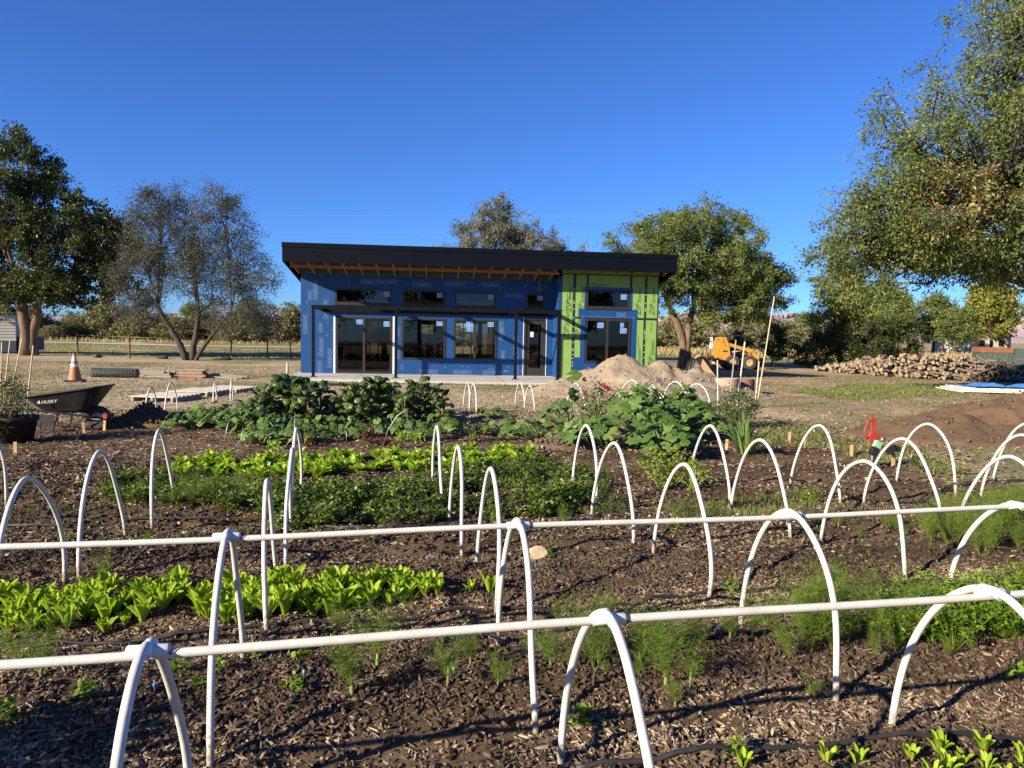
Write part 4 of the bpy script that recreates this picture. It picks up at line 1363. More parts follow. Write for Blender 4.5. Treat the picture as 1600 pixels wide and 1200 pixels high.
# leafy bushes in the garden
def bush(name, label, catg, px, py, H, rad, n, ls, m, seed, stemm='stem', flowers=None):
    r = np.random.default_rng(seed)
    p = G(px, py)
    root = empty(name, (p[0], p[1], hz1(p[0], p[1])), 0, label, catg)
    k = max(8, n // 28)
    tips = []
    sb = MB()
    for i in range(k):
        d = r.normal(size=3); d /= np.linalg.norm(d); rr = r.uniform(.45, 1) 
        t = np.array([d[0] * rad * rr, d[1] * rad * rr, H * .55 + d[2] * H * .45 * rr])
        tips.append(t)
        sb.tube([(t[0] * .08, t[1] * .08, -.02), (t[0] * .5, t[1] * .5, t[2] * .6), tuple(t)], [.008, .005, .0025], 4)
    sb.obj('stems', M[stemm], root)
    C = np.repeat(np.array(tips), n // k, 0) + r.normal(size=((n // k) * k, 3)) * rad * .16
    C[:, 2] = np.maximum(C[:, 2], .01)
    D = r.normal(size=C.shape); D[:, 2] *= .5
    V, F, Rn = leaf_quads(C, D, ls * r.uniform(.6, 1.3, len(C)), ls * .5, r)
    link('foliage', np_mesh('foliage', V, F, m, rnd=Rn), root)
    if flowers:
        for (fx, fy, fz) in flowers:
            c = np.array([fx, fy, fz])
            D = r.normal(size=(16, 3))
            V, F, Rn = leaf_quads(np.tile(c, (16, 1)), D, .06, .045, r)
            link('flower', np_mesh('flower', V, F, M['petal'], rnd=Rn), root)
    return root


bush('flowering_bush', 'dark leafy bush with red flowers behind the zucchini', 'flower bush', 930, 655, .78, .42, 900, .055, M['shrub'], 1,
     flowers=[(.1, -.3, .76), (.22, -.32, .68), (.15, -.33, .72), (-.28, -.2, .86), (-.24, -.25, .6)])
bush('pepper_plant', 'yellow-green pepper plant behind the third hoop row', 'pepper plant', 1035, 765, .5, .3, 700, .05, M['pepper'], 2)
bush('pepper_plant', 'small yellow-green pepper plant right of the larger one', 'pepper plant', 1085, 772, .32, .22, 350, .045, M['pepper'], 3)
bush('rose_bush', 'dark round shrub behind the iris clump', 'shrub', 1150, 668, .78, .42, 1500, .06, M['shrub'], 4)
bush('tomato_plant', 'dusty straggly tomato plant in the dark pot at the left edge', 'tomato plant', 2, 690, 1.12, .42, 2600, .05, M['tomato'], 5, 'bamboo')
bush('pepper_plant', 'dark leafy young plant beside the far lettuce row end', 'pepper plant', 740, 690, .26, .22, 260, .06, M['shrub'], 6)
bush('weed_clump', 'leafy weed clump at the foot of the pot', 'weed', 8, 690, .42, .36, 700, .05, M['shrub'], 7)
for i, (px, py, m_, lb) in enumerate([(575, 690, 'beet', 'dark red beet tuft left of the wire arch'), (595, 694, 'beet', 'dark red beet tuft under the wire arch'), (430, 702, 'lettuce', 'single lime lettuce in front of the squash vines'), (630, 690, 'lettuce', 'pale lettuce seedling left of the tall wire'), (648, 690, 'lettuce', 'pale lettuce seedling right of the tall wire'), (485, 700, 'beet', 'dark red beet tuft right of the middle hoop')]):
    bush('leafy_tuft', lb, 'vegetable', px, py, .16, .13, 120, .055, M[m_], 200 + i)

# unseen leafy plant added outside the frame at left to shade the near corner
b_ = bush('tomato_plant', 'unseen leafy plant added beyond the left edge to shade the near corner', 'tomato plant', -900, 1330, .85, .5, 2600, .07, M['shrub'], 8)
b_.location = (-3.05, 1.95, 0)
# iris clump
p = G(1165, 712)
root = empty('iris_clump', (p[0], p[1], hz1(p[0], p[1])), 0, 'iris clump with tall sword-shaped leaves beside the dark shrub', 'iris')
V, F = grid_leaf(.62, .055, 8, 2, cup=.3, arch=.35, seed=3, wid=lambda t: .75 + .3 * math.sin(t * 2.6) if t < .6 else max(.03, 1.0 * (1 - (t - .6) / .4)))
ir1 = np_mesh('iris_blade', V, F, M['iris'], smooth=True)
V, F = grid_leaf(.58, .05, 8, 2, cup=.3, arch=1.5, seed=4, wid=lambda t: .75 + .3 * math.sin(t * 2.6) if t < .6 else max(.03, 1.0 * (1 - (t - .6) / .4)))
ir2 = np_mesh('iris_blade', V, F, M['iris'], smooth=True)
for i in range(46):
    a = random.uniform(0, 6.28); d = random.uniform(0, .1)
    o = link('leaf', ir1 if i % 4 else ir2, root, (d * math.cos(a), d * math.sin(a), 0), None, random.uniform(.7, 1.15))
    o.rotation_euler = (Matrix.Rotation(a, 3, 'Z') @ Matrix.Rotation(random.uniform(.05, .75), 3, 'Y')).to_euler()

# ------------------------------------------------------------------ mulch, clods and litter (uncountable)
def chips_mesh(name, pts, Lr, Wr, Tr, r, m, tilt=.35, rnd=None, zoff=0.004):
    n = len(pts)
    T = np.array([[-1, -1, -1], [1, -1, -1], [1, 1, -1], [-1, 1, -1], [-.8, -.8, 1], [.85, -.7, 1], [.8, .8, 1], [-.85, .75, 1]]) * .5
    S = np.stack([r.uniform(*Lr, n), r.uniform(*Wr, n), r.uniform(*Tr, n)], 1)
    V = T[None] * S[:, None]
    V = V + r.normal(size=V.shape) * S[:, None] * .1
    yaw, p1, p2 = r.uniform(0, 6.28, n), r.normal(0, tilt, n), r.normal(0, tilt, n)
    x, y, z = V[..., 0], V[..., 1], V[..., 2]
    c, s = np.cos(p1)[:, None], np.sin(p1)[:, None]
    x, z = x * c + z * s, -x * s + z * c
    c, s = np.cos(p2)[:, None], np.sin(p2)[:, None]
    y, z = y * c - z * s, y * s + z * c
    c, s = np.cos(yaw)[:, None], np.sin(yaw)[:, None]
    x, y = x * c - y * s, x * s + y * c
    z0 = hz(pts[:, 0], pts[:, 1]) + zoff
    V = np.stack([x + pts[:, 0, None], y + pts[:, 1, None], z + z0[:, None]], -1).reshape(-1, 3)
    F0 = np.array([(4, 5, 6, 7), (0, 1, 5, 4), (1, 2, 6, 5), (2, 3, 7, 6), (3, 0, 4, 7)])
    F = (F0[None] + (np.arange(n) * 8)[:, None, None]).reshape(-1, 4)
    rn = np.clip(r.random(n) + .45 * fbm(pts[:, 0], pts[:, 1], .8, 2, 91), 0, 1) * (1 - .36 * bedness(pts[:, 0], pts[:, 1])) if rnd is None else rnd
    return link(name, np_mesh(name, V, F, m, rnd=np.repeat(rn, 8)))


def flakes_mesh(name, pts, Lr, Wr, r, m, rnd=None):
    n = len(pts)
    c = np.stack([pts[:, 0], pts[:, 1], hz(pts[:, 0], pts[:, 1]) + .006], 1)
    d = r.normal(size=(n, 3)); d[:, 2] *= .22
    ups = np.stack([r.normal(0, .3, n), r.normal(0, .3, n), np.ones(n)], 1)
    V, F, Rn = leaf_quads(c, d, r.uniform(*Lr, n), r.uniform(*Wr, n), r, ups, -.08)
    return link(name, np_mesh(name, V, F, m, rnd=Rn if rnd is None else np.repeat(rnd, 4)))


def bedness(x, y):
    w = -x * BS + y * BC
    o = np.zeros(np.shape(x))
    for wk in BEDS + [8.5, 9.9]:
        o = np.maximum(o, np.exp(-((w - wk - .05) / 0.42) ** 4))
    return np.clip(o + .8 * fbm(x, y, 1.3, 2, 44), 0, 1)


r = np.random.default_rng(101)
nearP = GP([(-60, 1230), (1660, 1230), (1660, 880), (-60, 860)])
midP = GP([(-40, 880), (1640, 880), (1640, 760), (-40, 720)])
farP = GP([(-40, 760), (1640, 760), (1500, 700), (1200, 650), (700, 640), (200, 640), (-40, 655)])
tag(chips_mesh('wood_mulch', scatter(nearP, 31000, 5, lambda x, y: (1 - .75 * bedness(x, y)) * np.clip(.55 + 1.5 * fbm(x, y, 1.1, 3, 81), .06, 1)), (.012, .065), (.004, .014), (.002, .007), r, M['chip']), 'coarse wood chip mulch on the near paths', 'mulch', None, 'stuff')
tag(chips_mesh('wood_mulch', scatter(nearP, 21000, 6, lambda x, y: np.clip(.6 + 1.3 * fbm(x, y, 1.6, 3, 83), .1, 1)), (.006, .022), (.004, .01), (.003, .008), r, M['chip'], .5), 'fine crumbled mulch over the near beds', 'mulch', None, 'stuff')
tag(chips_mesh('soil_crumbs', scatter(nearP, 15000, 7, lambda x, y: .25 + .75 * bedness(x, y)), (.008, .034), (.008, .028), (.006, .022), r, M['clod'], .6), 'dark soil crumbs on the near beds', 'soil', None, 'stuff')
tag(flakes_mesh('wood_mulch', scatter(midP, 40000, 8, lambda x, y: (1 - .6 * bedness(x, y)) * np.clip(.55 + 1.5 * fbm(x, y, .9, 3, 81), .06, 1)), (.02, .07), (.009, .028), r, M['chip']), 'wood chip mulch between the middle beds', 'mulch', None, 'stuff')
tag(chips_mesh('soil_crumbs', scatter(midP, 11000, 9), (.012, .045), (.012, .04), (.008, .028), r, M['clod'], .6), 'dark soil crumbs on the middle beds', 'soil', None, 'stuff')
tag(flakes_mesh('wood_mulch', scatter(farP, 34000, 10), (.025, .1), (.014, .045), r, M['chip']), 'wood chip mulch around the far beds', 'mulch', None, 'stuff')
yardP = np.array([(-17, 12.5), (-4, 13.5), (4, 14), (6, 10), (12, 11), (26, 22), (26, 34), (10, 33), (9, 28), (8, 24.3), (-9, 22.5), (-9, 34), (-26, 34)])
tag(flakes_mesh('dry_litter', scatter(yardP, 52000, 11), (.02, .12), (.015, .045), r, M['litter']), 'dry straw and chip litter over the yard', 'litter', None, 'stuff')


def blades(name, pts, H, w, m, r, label, lean=.35):
    n = len(pts)
    base = np.stack([pts[:, 0], pts[:, 1], hz(pts[:, 0], pts[:, 1]) - .005], 1)
    h = H * r.uniform(.45, 1.1, n)
    d = np.stack([r.normal(0, lean, n), r.normal(0, lean, n), np.ones(n)], 1)
    V, F, Rn = tri_strands(base, base + d * h[:, None], w, r)
    return tag(link(name, np_mesh(name, V, F, m, rnd=Rn)), label, 'grass', None, 'stuff')


blades('grass', np.concatenate([scatter(GREEN_PATCH[0], 9000, 1), scatter(GREEN_PATCH[3], 2500, 2)]), .07, .02, M['grass'], r, 'short green grass patch in the yard before the log pile')
blades('grass', scatter(GREEN_PATCH[1], 3500, 3), .07, .006, M['grass'], r, 'grassy weed strip beyond the white stone')
blades('grass', scatter(GREEN_PATCH[2], 5000, 4), .06, .012, M['grass'], r, 'weedy grass strip between iris and brown mound')
blades('grass', scatter(yardP, 12000, 12, lambda x, y: np.clip(fbm(x, y, .5, 3, 31) * 3, 0.02, 1)), .06, .022, M['grass'], r, 'thin scattered yard grass')
blades('weeds', scatter(midP, 3000, 13, lambda x, y: np.clip(fbm(x, y, .9, 3, 61) * 3 - .2, 0, 1)), .05, .006, M['grass'], r, 'thin weeds across the middle beds')
blades('tall_dry_grass', scatter(np.array([(14, 60), (70, 66), (80, 82), (14, 76)]), 7000, 14), .75, .1, M['straw'], r, 'tall dry grass along the far field on the right')
blades('tall_dry_grass', scatter(np.array([(-70, 80), (-6, 80), (8, 72), (10, 80), (-70, 86)]), 2500, 15), .4, .1, M['straw'], r, 'dry grass at the foot of the far thicket')
blades('pasture_grass', scatter(np.array([(-45, 44), (-7, 40), (-6, 62), (-50, 66)]), 6000, 16), .08, .05, M['straw'], r, 'mown green pasture behind the left trees')


# ------------------------------------------------------------------ trees
def make_tree(name, label, loc, trunks, blobs, nleaf, ls, lm, bm, seed, limbs=7, twig=.5, droop=0.0, group=None, cl_r=.55, second=None, asp=.55, split=1.2):
    r = np.random.default_rng(seed)
    root = empty(name, loc, 0, label, 'tree', group)
    C = []
    for (cx, cy, cz, rx, ry, rz, n) in blobs:
        d = r.normal(size=(n, 3)); d /= np.linalg.norm(d, axis=1, keepdims=True)
        C.append(np.array([cx, cy, cz]) + d * (r.uniform(.25, 1, (n, 1)) ** .5) * np.array([rx, ry, rz]))
    C = np.concatenate(C)
    b = MB()
    cen = C[r.choice(len(C), limbs, replace=False)]
    for it in range(6):
        lab = np.argmin(((C[:, None] - cen[None]) ** 2).sum(-1), 1)
        for k in range(limbs):
            if (lab == k).any(): cen[k] = C[lab == k].mean(0)
    tops = []
    for (bx, by, rad, tx, ty, tz) in trunks:
        pts = []
        for t in np.linspace(0, 1, 7):
            pts.append((bx + (tx - bx) * t ** split + r.normal() * rad * .14 * (t > 0), by + (ty - by) * t ** split, -.15 + (tz + .15) * t))
        b.tube(pts, [rad * (1.35 if i == 0 else 1.08 - .07 * i) for i in range(7)], 10)
        tops.append((np.array(pts[-1]), rad * .62))
    for k in range(limbs):
        j = int(np.argmin([np.linalg.norm(t[0][:2] - cen[k][:2]) + r.uniform(0, .5) for t in tops]))
        p0, rd = tops[j]
        p1 = cen[k]
        mid = p0 * .5 + p1 * .5 + np.array([0, 0, .12 * np.linalg.norm(p1 - p0)]) + r.normal(size=3) * .12 * np.linalg.norm(p1 - p0)
        ts = np.linspace(0, 1, 8)
        path = [(1 - t) ** 2 * p0 + 2 * t * (1 - t) * mid + t * t * p1 for t in ts]
        lr = rd * r.uniform(.5, .75)
        b.tube([tuple(q) for q in path], [max(.025, lr * (1 - .8 * t)) for t in ts], 7, cap=False)
        for c in C[lab == k]:
            q = path[int(r.integers(3, 8))]
            m2 = q * .5 + c * .5 + r.normal(size=3) * .15 * np.linalg.norm(c - q) + np.array([0, 0, .1 * np.linalg.norm(c - q)])
            b.tube([tuple(q), tuple(m2), tuple(c)], [max(.02, lr * .28), max(.014, lr * .18), .008], 4, cap=False)
    # twigs and leaves
    nt = 7
    per = max(1, nleaf // (len(C) * nt))
    T0 = np.repeat(C, nt, 0)
    td = r.normal(size=T0.shape); td[:, 2] = td[:, 2] * .7 - droop
    td /= np.linalg.norm(td, axis=1, keepdims=True)
    tl = cl_r * r.uniform(.5, 1.35, (len(T0), 1))
    T1 = T0 + td * tl + np.array([0, 0, -droop * .25])
    Vt, Ft, Rt = tri_strands(T0, T1, .018, r)
    trunk = link('trunk', b.mesh('trunk', bm), root)
    link('twigs', np_mesh('twigs', Vt, Ft, bm), trunk)
    f = r.random((len(T0), per, 1)) ** .7
    LC = (T0[:, None] * (1 - f) + T1[:, None] * f + r.normal(size=(len(T0), per, 3)) * cl_r * .17).reshape(-1, 3)
    LD = (np.repeat(td, per, 0) * .6 + r.normal(size=LC.shape) * .7)
    LD[:, 2] -= .15 + droop * .4
    L = ls * r.uniform(.6, 1.35, len(LC))
    V, F, Rn = leaf_quads(LC, LD, L, L * asp, r)
    clump = np.repeat(np.repeat(r.random(len(C)), nt), per * 4)
    Rn = np.clip(.55 * Rn + .45 * clump, 0, 1)
    if second is None:
        link('crown', np_mesh('crown', V, F, lm, rnd=Rn), root)
    else:
        (sm, scen, srad) = second
        mi = (np.linalg.norm(LC - np.array(scen), axis=1) < srad * r.uniform(.3, 1.3, len(LC))).astype(int) * (r.random(len(LC)) < .5)
        link('crown', np_mesh('crown', V, F, [lm, sm], rnd=Rn, midx=mi), root)
    return root


# large elm at the right, its trunk out of frame
make_tree('elm_tree', 'huge elm overhanging from the right edge with an orange dead patch', (18.6, 23.8, 0), [(0, 0, .5, -.2, 0, 3.4), (.3, .3, .4, .9, .6, 3.6)],
          [(-3.9, -.5, 8.0, 3.6, 3.2, 3.2, 140), (-6.0, -1.2, 5.7, 2.7, 2.4, 1.6, 85), (-1.4, 0, 11.5, 3.4, 3.2, 3.4, 120), (1.1, 0, 8.5, 3.5, 3.2, 3.2, 70), (-4.6, -1.5, 7.2, 3.2, 2, 2.2, 70), (-2.4, .5, 4.7, 3.8, 2.4, .9, 80), (-1.6, -.8, 4.7, 3.6, 2.2, .7, 45), (-4.6, .2, 4.7, 2.4, 2.0, .8, 34), (-7.6, -.8, 5.2, 1.3, 1.5, 1.3, 30), (0, .2, 14, 2.2, 2.2, 2, 30), (-7.6, -.5, 3.7, .9, 1, .7, 12), (-8.6, -.6, 4.5, .6, .8, .7, 8)],
          98000, .115, M['elm'], M['barkg'], 3, limbs=12, droop=.28, cl_r=.7, second=(M['dryleaf'], (-5.7, -2.2, 5.9), 1.35), asp=.5)
# elm right of the building
make_tree('elm_tree', 'round elm with forked brown trunk right of the building', (9.7, 40.6, 0), [(-.08, 0, .25, -1.0, 0, 3.2), (.08, .05, .25, .35, .1, 3.4)],
          [(.2, 0, 6.2, 4.6, 3.8, 2.7, 170), (2.6, 0, 5.0, 3.0, 3, 2.2, 80), (-2.6, 0, 5.8, 2.6, 2.8, 2.0, 60), (4.4, .3, 4.4, 1.6, 1.8, 1.7, 35), (.4, 0, 8.0, 2.6, 2.4, 1.3, 40), (1.9, -.5, 3.6, 2.0, 1.6, 1.0, 28), (-2.0, -.5, 4.2, 1.8, 1.4, 1.0, 20)],
          90000, .14, M['elm'], M['bark'], 5, limbs=9, split=3.2, droop=.1, cl_r=.62, asp=.5)
# dark elm at the left edge
make_tree('elm_tree', 'large dark elm with thick brown trunk at the left edge', (-27.1, 40.5, 0), [(-.12, 0, .32, -.5, 0, 4.2), (.16, .1, .26, 1.0, .2, 4.2)],
          [(-1.5, 0, 8.2, 4.2, 4, 3.0, 150), (2.4, 0, 6.6, 3.4, 3.2, 2.6, 100), (-4.5, 0, 6.5, 3.0, 3.4, 2.8, 60), (-.6, 0, 10.2, 2.4, 2.4, 1.6, 45), (4.6, 0, 6.4, 1.8, 2.2, 1.8, 45), (2.4, -.4, 4.0, 2.4, 1.8, 1.2, 40), (-3.0, 0, 4.0, 3.0, 2, 1.1, 40), (-.6, 0, 11.6, .9, .9, .7, 8), (4.9, 0, 4.6, 1.3, 1.5, 1.4, 26), (.4, -.4, 3.7, 3.4, 2.2, .8, 44)],
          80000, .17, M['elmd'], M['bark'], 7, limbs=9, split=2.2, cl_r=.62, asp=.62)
# sparse twin-trunk olive
make_tree('olive_tree', 'sparse silvery tree with splayed dark trunks left of the building', (-17.1, 38.3, 0), [(-.1, 0, .17, -1.7, 0, 2.8), (.1, .1, .17, .5, .1, 2.6), (.25, 0, .1, 2.2, 0, 2.6)],
          [(-1.6, 0, 6.8, 1.9, 1.9, 2.3, 75), (1.6, 0, 6.4, 1.9, 1.9, 2.5, 75), (3.2, 0, 4.6, 1.5, 1.6, 1.6, 40), (-2.6, 0, 4.6, 1.5, 1.6, 1.6, 40), (.3, 0, 4.6, 2.4, 1.6, 1.5, 40), (1.7, 0, 8.6, .9, .9, .8, 14), (-1.0, 0, 8.5, 1.1, 1, .7, 14), (3.4, 0, 2.6, 1.4, 1.2, 1.1, 34), (-2.7, 0, 2.8, 1.2, 1.2, 1.0, 24), (1.6, .3, 2.6, 1.6, 1.2, .9, 26), (-.4, 0, 6.0, 2.6, 1.8, 1.6, 50)],
          62000, .125, M['olived'], M['barkg'], 9, limbs=11, droop=.45, cl_r=.75, asp=.25)
# silvery tree behind the roof
make_tree('olive_tree', 'pale silvery tree rising behind the dark roof', (-.9, 47, 0), [(-.2, 0, .3, -.8, 0, 4.5), (.3, 0, .3, 1.0, 0, 4.5)],
          [(-.6, 0, 7.4, 2.7, 2.4, 2.4, 110), (2.2, 0, 7.0, 2.2, 2.2, 1.9, 70), (-3.0, 0, 6.4, 1.6, 1.6, 1.2, 30), (-.2, 0, 9.6, .8, .8, .9, 12), (3.6, 0, 6.0, 1, 1, 1.6, 18)],
          46000, .15, M['olive'], M['barkg'], 11, limbs=8, cl_r=.62, asp=.32)
make_tree('olive_tree', 'small pale treetop just above the roof near the elm', (4.9, 49, 0), [(0, 0, .15, 0, 0, 4)], [(0, 0, 5.6, 1.4, 1.2, 1.3, 26), (-.3, 0, 7.2, .3, .3, .7, 6)], 5000, .13, M['olive'], M['barkg'], 13, limbs=4, cl_r=.5, asp=.35)
# dark hedge of bushes and the yellowing tree left of the log pile
make_tree('elm_tree', 'yellow-green young elm rising over the dark bushes', (20.4, 45, 0), [(0, 0, .16, -.2, 0, 2.2)], [(-.6, -.3, 5.0, 1.5, 1.3, 1.4, 45), (.6, 0, 4.0, 1.4, 1.3, 1.2, 30), (-.4, 0, 3.2, 1.6, 1.3, .9, 22)], 15000, .14, M['elmy'], M['barkg'], 15, limbs=5, droop=.2, cl_r=.6)
for i, (x, y, rx, h, n, lb) in enumerate([(18.6, 44.4, 1.7, 2.3, 45, 'dark low bush left of the young elm'), (21.2, 44.0, 2.1, 3.4, 70, 'dense dark bush below the young elm'), (23.6, 44.6, 2.0, 3.6, 60, 'dark bush between young elm and log pile'), (16.3, 45.5, .9, 2.8, 20, 'thin dark sapling bush right of the loader'), (14.6, 47, .8, 2.2, 16, 'small sapling behind the loader bucket')]):
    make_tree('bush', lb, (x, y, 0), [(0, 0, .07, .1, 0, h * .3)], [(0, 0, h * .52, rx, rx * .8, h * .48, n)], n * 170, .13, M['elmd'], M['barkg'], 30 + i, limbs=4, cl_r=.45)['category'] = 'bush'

# far thicket and tree lines
protos = {}
def far_tree(key, label, group, x, y, s, sz, rz):
    o = copy_tree(protos[key])
    o.location = (x, y, 0); o.rotation_euler = (0, 0, rz); o.scale = (s, s, s * sz)
    tag(o, label, 'tree', group)
    return o


protos['thick'] = make_tree('thicket_shrub', 'tan and olive shrub in the thicket beyond the left pasture, behind the splayed tree', (-20, 84, 0), [(0, 0, .12, 0, 0, 1.2)], [(0, 0, 1.8, 3.1, 2.2, 1.9, 100), (.8, 0, 3.2, 1.6, 1.4, 1.5, 30), (-1.2, 0, 2.6, 1.2, 1.2, 1.6, 24)], 8500, .3, M['thicket'], M['barkg'], 51, limbs=4, cl_r=.75, group='shrubs of the left thicket')
protos['green'] = make_tree('broadleaf_tree', 'green tree in the tree line directly behind the log pile', (52, 104, 0), [(0, 0, .3, 0, 0, 2.5)], [(0, 0, 6.0, 4.4, 3.5, 3.6, 110), (1.2, 0, 8.2, 2.6, 2.2, 2.0, 40), (-2, 0, 4, 2.6, 2, 2, 30)], 9000, .42, M['elm'], M['barkg'], 52, limbs=5, cl_r=1.0, group='trees of the right tree line')
protos['gold'] = make_tree('broadleaf_tree', 'yellowing tree in the right tree line above the white house', (70, 106, 0), [(0, 0, .3, 0, 0, 2.5)], [(0, 0, 6.4, 4.0, 3.2, 3.8, 110), (-1, 0, 8.8, 2.2, 2.0, 2.0, 30)], 9000, .42, M['elmy'], M['barkg'], 53, limbs=5, cl_r=1.0, group='trees of the right tree line')
rr = random.Random(5)
THL = ['tan and olive shrub in the thicket beyond the left pasture']
xs_t = np.concatenate([np.linspace(-74, -5, 46)])
for i, x in enumerate(xs_t):
    far_tree('thick', THL[0], 'shrubs of the left thicket', x + rr.uniform(-1.4, 1.4), 90 + rr.uniform(-6, 9) + (0 if i % 3 else 8), rr.uniform(.6, 1.35), rr.uniform(.45, .95), rr.uniform(0, 6))
for i, x in enumerate(np.linspace(9, 42, 18)):
    far_tree('thick', 'olive shrub in the far growth behind the yellow loader', 'shrubs behind the loader', x + rr.uniform(-1.2, 1.2), 92 + rr.uniform(-5, 8), rr.uniform(.7, 1.15), rr.uniform(.7, 1.05), rr.uniform(0, 6))
for i, (x, y, s, k) in enumerate([(44, 110, .62, 'green'), (49, 98, .7, 'green'), (57, 112, .72, 'green'), (61, 100, .7, 'green'), (65, 112, .85, 'green'), (74, 98, .62, 'green'), (80, 108, .8, 'green'), (84, 98, .62, 'green'), (90, 106, .85, 'gold'), (62, 118, .95, 'gold'), (78, 118, 1.0, 'gold'), (96, 112, .95, 'green'), (38, 112, .5, 'green'), (31, 115, .45, 'gold')]):
    far_tree(k, 'green tree in the right tree line beyond the log pile' if k == 'green' else 'yellowing tree in the right tree line beyond the log pile', 'trees of the right tree line', x, y, s, rr.uniform(.85, 1.1), rr.uniform(0, 6))
for i, x in enumerate([-47, -24]):
    far_tree('green', 'dark green tree rising out of the left thicket', 'trees in the left thicket', x, 104 + rr.uniform(-4, 5), rr.uniform(.5, .62), 1, rr.uniform(0, 6))
# trees across the road behind the photographer: they show in the window glass
for i, x in enumerate(np.linspace(-46, 52, 9)):
    far_tree('green', 'tree behind the viewpoint, mirrored in the window glass', 'trees mirrored in the windows', x + rr.uniform(-2, 2), -44 + rr.uniform(-4, 3), rr.uniform(.9, 1.25), 1.1, rr.uniform(0, 6))

# ------------------------------------------------------------------ earth piles
def pile(name, label, m, cx, cy, lx, ly, rz, peaks, seed, n=90, edge=.04, catg='soil pile'):
    r = np.random.default_rng(seed)
    u, v = np.meshgrid(np.linspace(-lx, lx, n), np.linspace(-ly, ly, max(30, int(n * ly / lx))))
    h = np.zeros(u.shape)
    for (px, py, sx, sy, hh) in peaks:
        d = np.sqrt(((u - px) / sx) ** 2 + ((v - py) / sy) ** 2)
        h = np.maximum(h, hh * np.clip(1 - d, 0, 1) ** 1.05 * (1 + .25 * (1 - d)))
    lump = fbm(u, v, 1.3, 4, seed) * .22 + fbm(u, v, 5, 3, seed + 1) * .12 + np.abs(fbm(u, v, 2.6, 2, seed + 2)) * .1
    h = h + lump * np.clip(h * 2.2, 0, .75)
    h = np.where(h < .03, h - .12, h)
    V = np.stack([u, v, h - .01], -1).reshape(-1, 3)
    i = np.arange(u.size).reshape(u.shape)
    F = np.stack([i[:-1, :-1], i[:-1, 1:], i[1:, 1:], i[1:, :-1]], -1).reshape(-1, 4)
    keep = h.reshape(-1)[F].max(1) > -.1
    root = empty(name, (cx, cy, hz1(cx, cy)), rz, label, catg)
    link('heap', np_mesh(name, V, F[keep], m, smooth=True), root)
    # clods lying on it
    pts = np.stack([u, v, h], -1).reshape(-1, 3)
    pts = pts[pts[:, 2] > .06]
    b = []
    for k in range(900):
        p = pts[r.integers(len(pts))] + np.append(r.normal(0, .04, 2), 0)
        s = abs(r.normal(0, .018)) + .008
        T = np.array([[1, 0, 0], [0, 1, 0], [-1, 0, 0], [0, -1, 0], [0, 0, 1.0], [0, 0, -1]]) * s * r.uniform(.6, 1.3, (6, 3))
        Fo = np.array([(0, 1, 4, 4), (1, 2, 4, 4), (2, 3, 4, 4), (3, 0, 4, 4), (1, 0, 5, 5), (2, 1, 5, 5), (3, 2, 5, 5), (0, 3, 5, 5)])
        b.append((T + p, Fo, np.zeros(6)))
    Vc, Fc, _ = cat(b)
    me = bpy.data.meshes.new('clods')
    me.from_pydata(Vc.tolist(), [], Fc[:, :3].tolist())
    me.materials.append(m)
    tag(link('clods', me, root), kind='stuff')
    return root


pile('sand_pile', 'big pale sandy dirt pile in front of the green bay', M['sand'], 3.9, 21.9, 5.4, 3.0, R(6), [(-.4, .3, 3.1, 2.4, .93), (.7, .3, 2.9, 2.1, .9), (-2.3, -.4, 1.7, 1.4, .32), (1.7, .1, 2.5, 1.7, .72), (-.2, -.8, 3.0, 1.9, .6), (.1, 0, 3.6, 2.4, .7)], 5, 120)
pile('brown_mound', 'broad mound of brown soil at the right beyond the hoops', M['brownsoil'], 10.0, 13.6, 4.6, 2.4, R(4), [(0.5, .3, 4.0, 2.0, .68), (-1.8, -.2, 2.2, 1.3, .36), (2.4, .2, 2.6, 1.8, .66)], 9, 120)
p = G(895, 700)
pile('mulch_mound', 'small bare mulch mound in front of the zucchini', mat('mulch_mix', (0.2, 0.145, 0.09), (0.07, 0.048, 0.03), 26, .95, 1.0, 60), p[0], p[1] + .25, 1.0, .6, R(10), [(0, 0, .85, .5, .17)], 12, 60)


# ------------------------------------------------------------------ stones, hoses, emitters, stakes
def stone(px, py, sx, sy, sz, label, m='rock', seed=0, rz=.3, cat_='stone', at=None):
    bm = bmesh.new()
    bmesh.ops.create_icosphere(bm, subdivisions=3, radius=1)
    r = random.Random(seed)
    cuts = [(Vector((r.gauss(0, 1), r.gauss(0, 1), r.gauss(0, 1))).normalized(), r.uniform(.38, .8)) for _ in range(11)]
    for v in bm.verts:
        for n_, d in cuts:
            e = v.co.dot(n_) - d
            if e > 0: v.co -= n_ * e
        v.co = Vector((v.co.x * sx, v.co.y * sy, v.co.z * sz))
    me = bpy.data.meshes.new('stone'); bm.to_mesh(me); bm.free()
    me.materials.append(M[m])
    p = at if at is not None else G(px, py)
    o = link('stone', me, None, (p[0], p[1], hz1(p[0], p[1]) + sz * .22), (0, 0, rz))
    return tag(o, label, cat_)


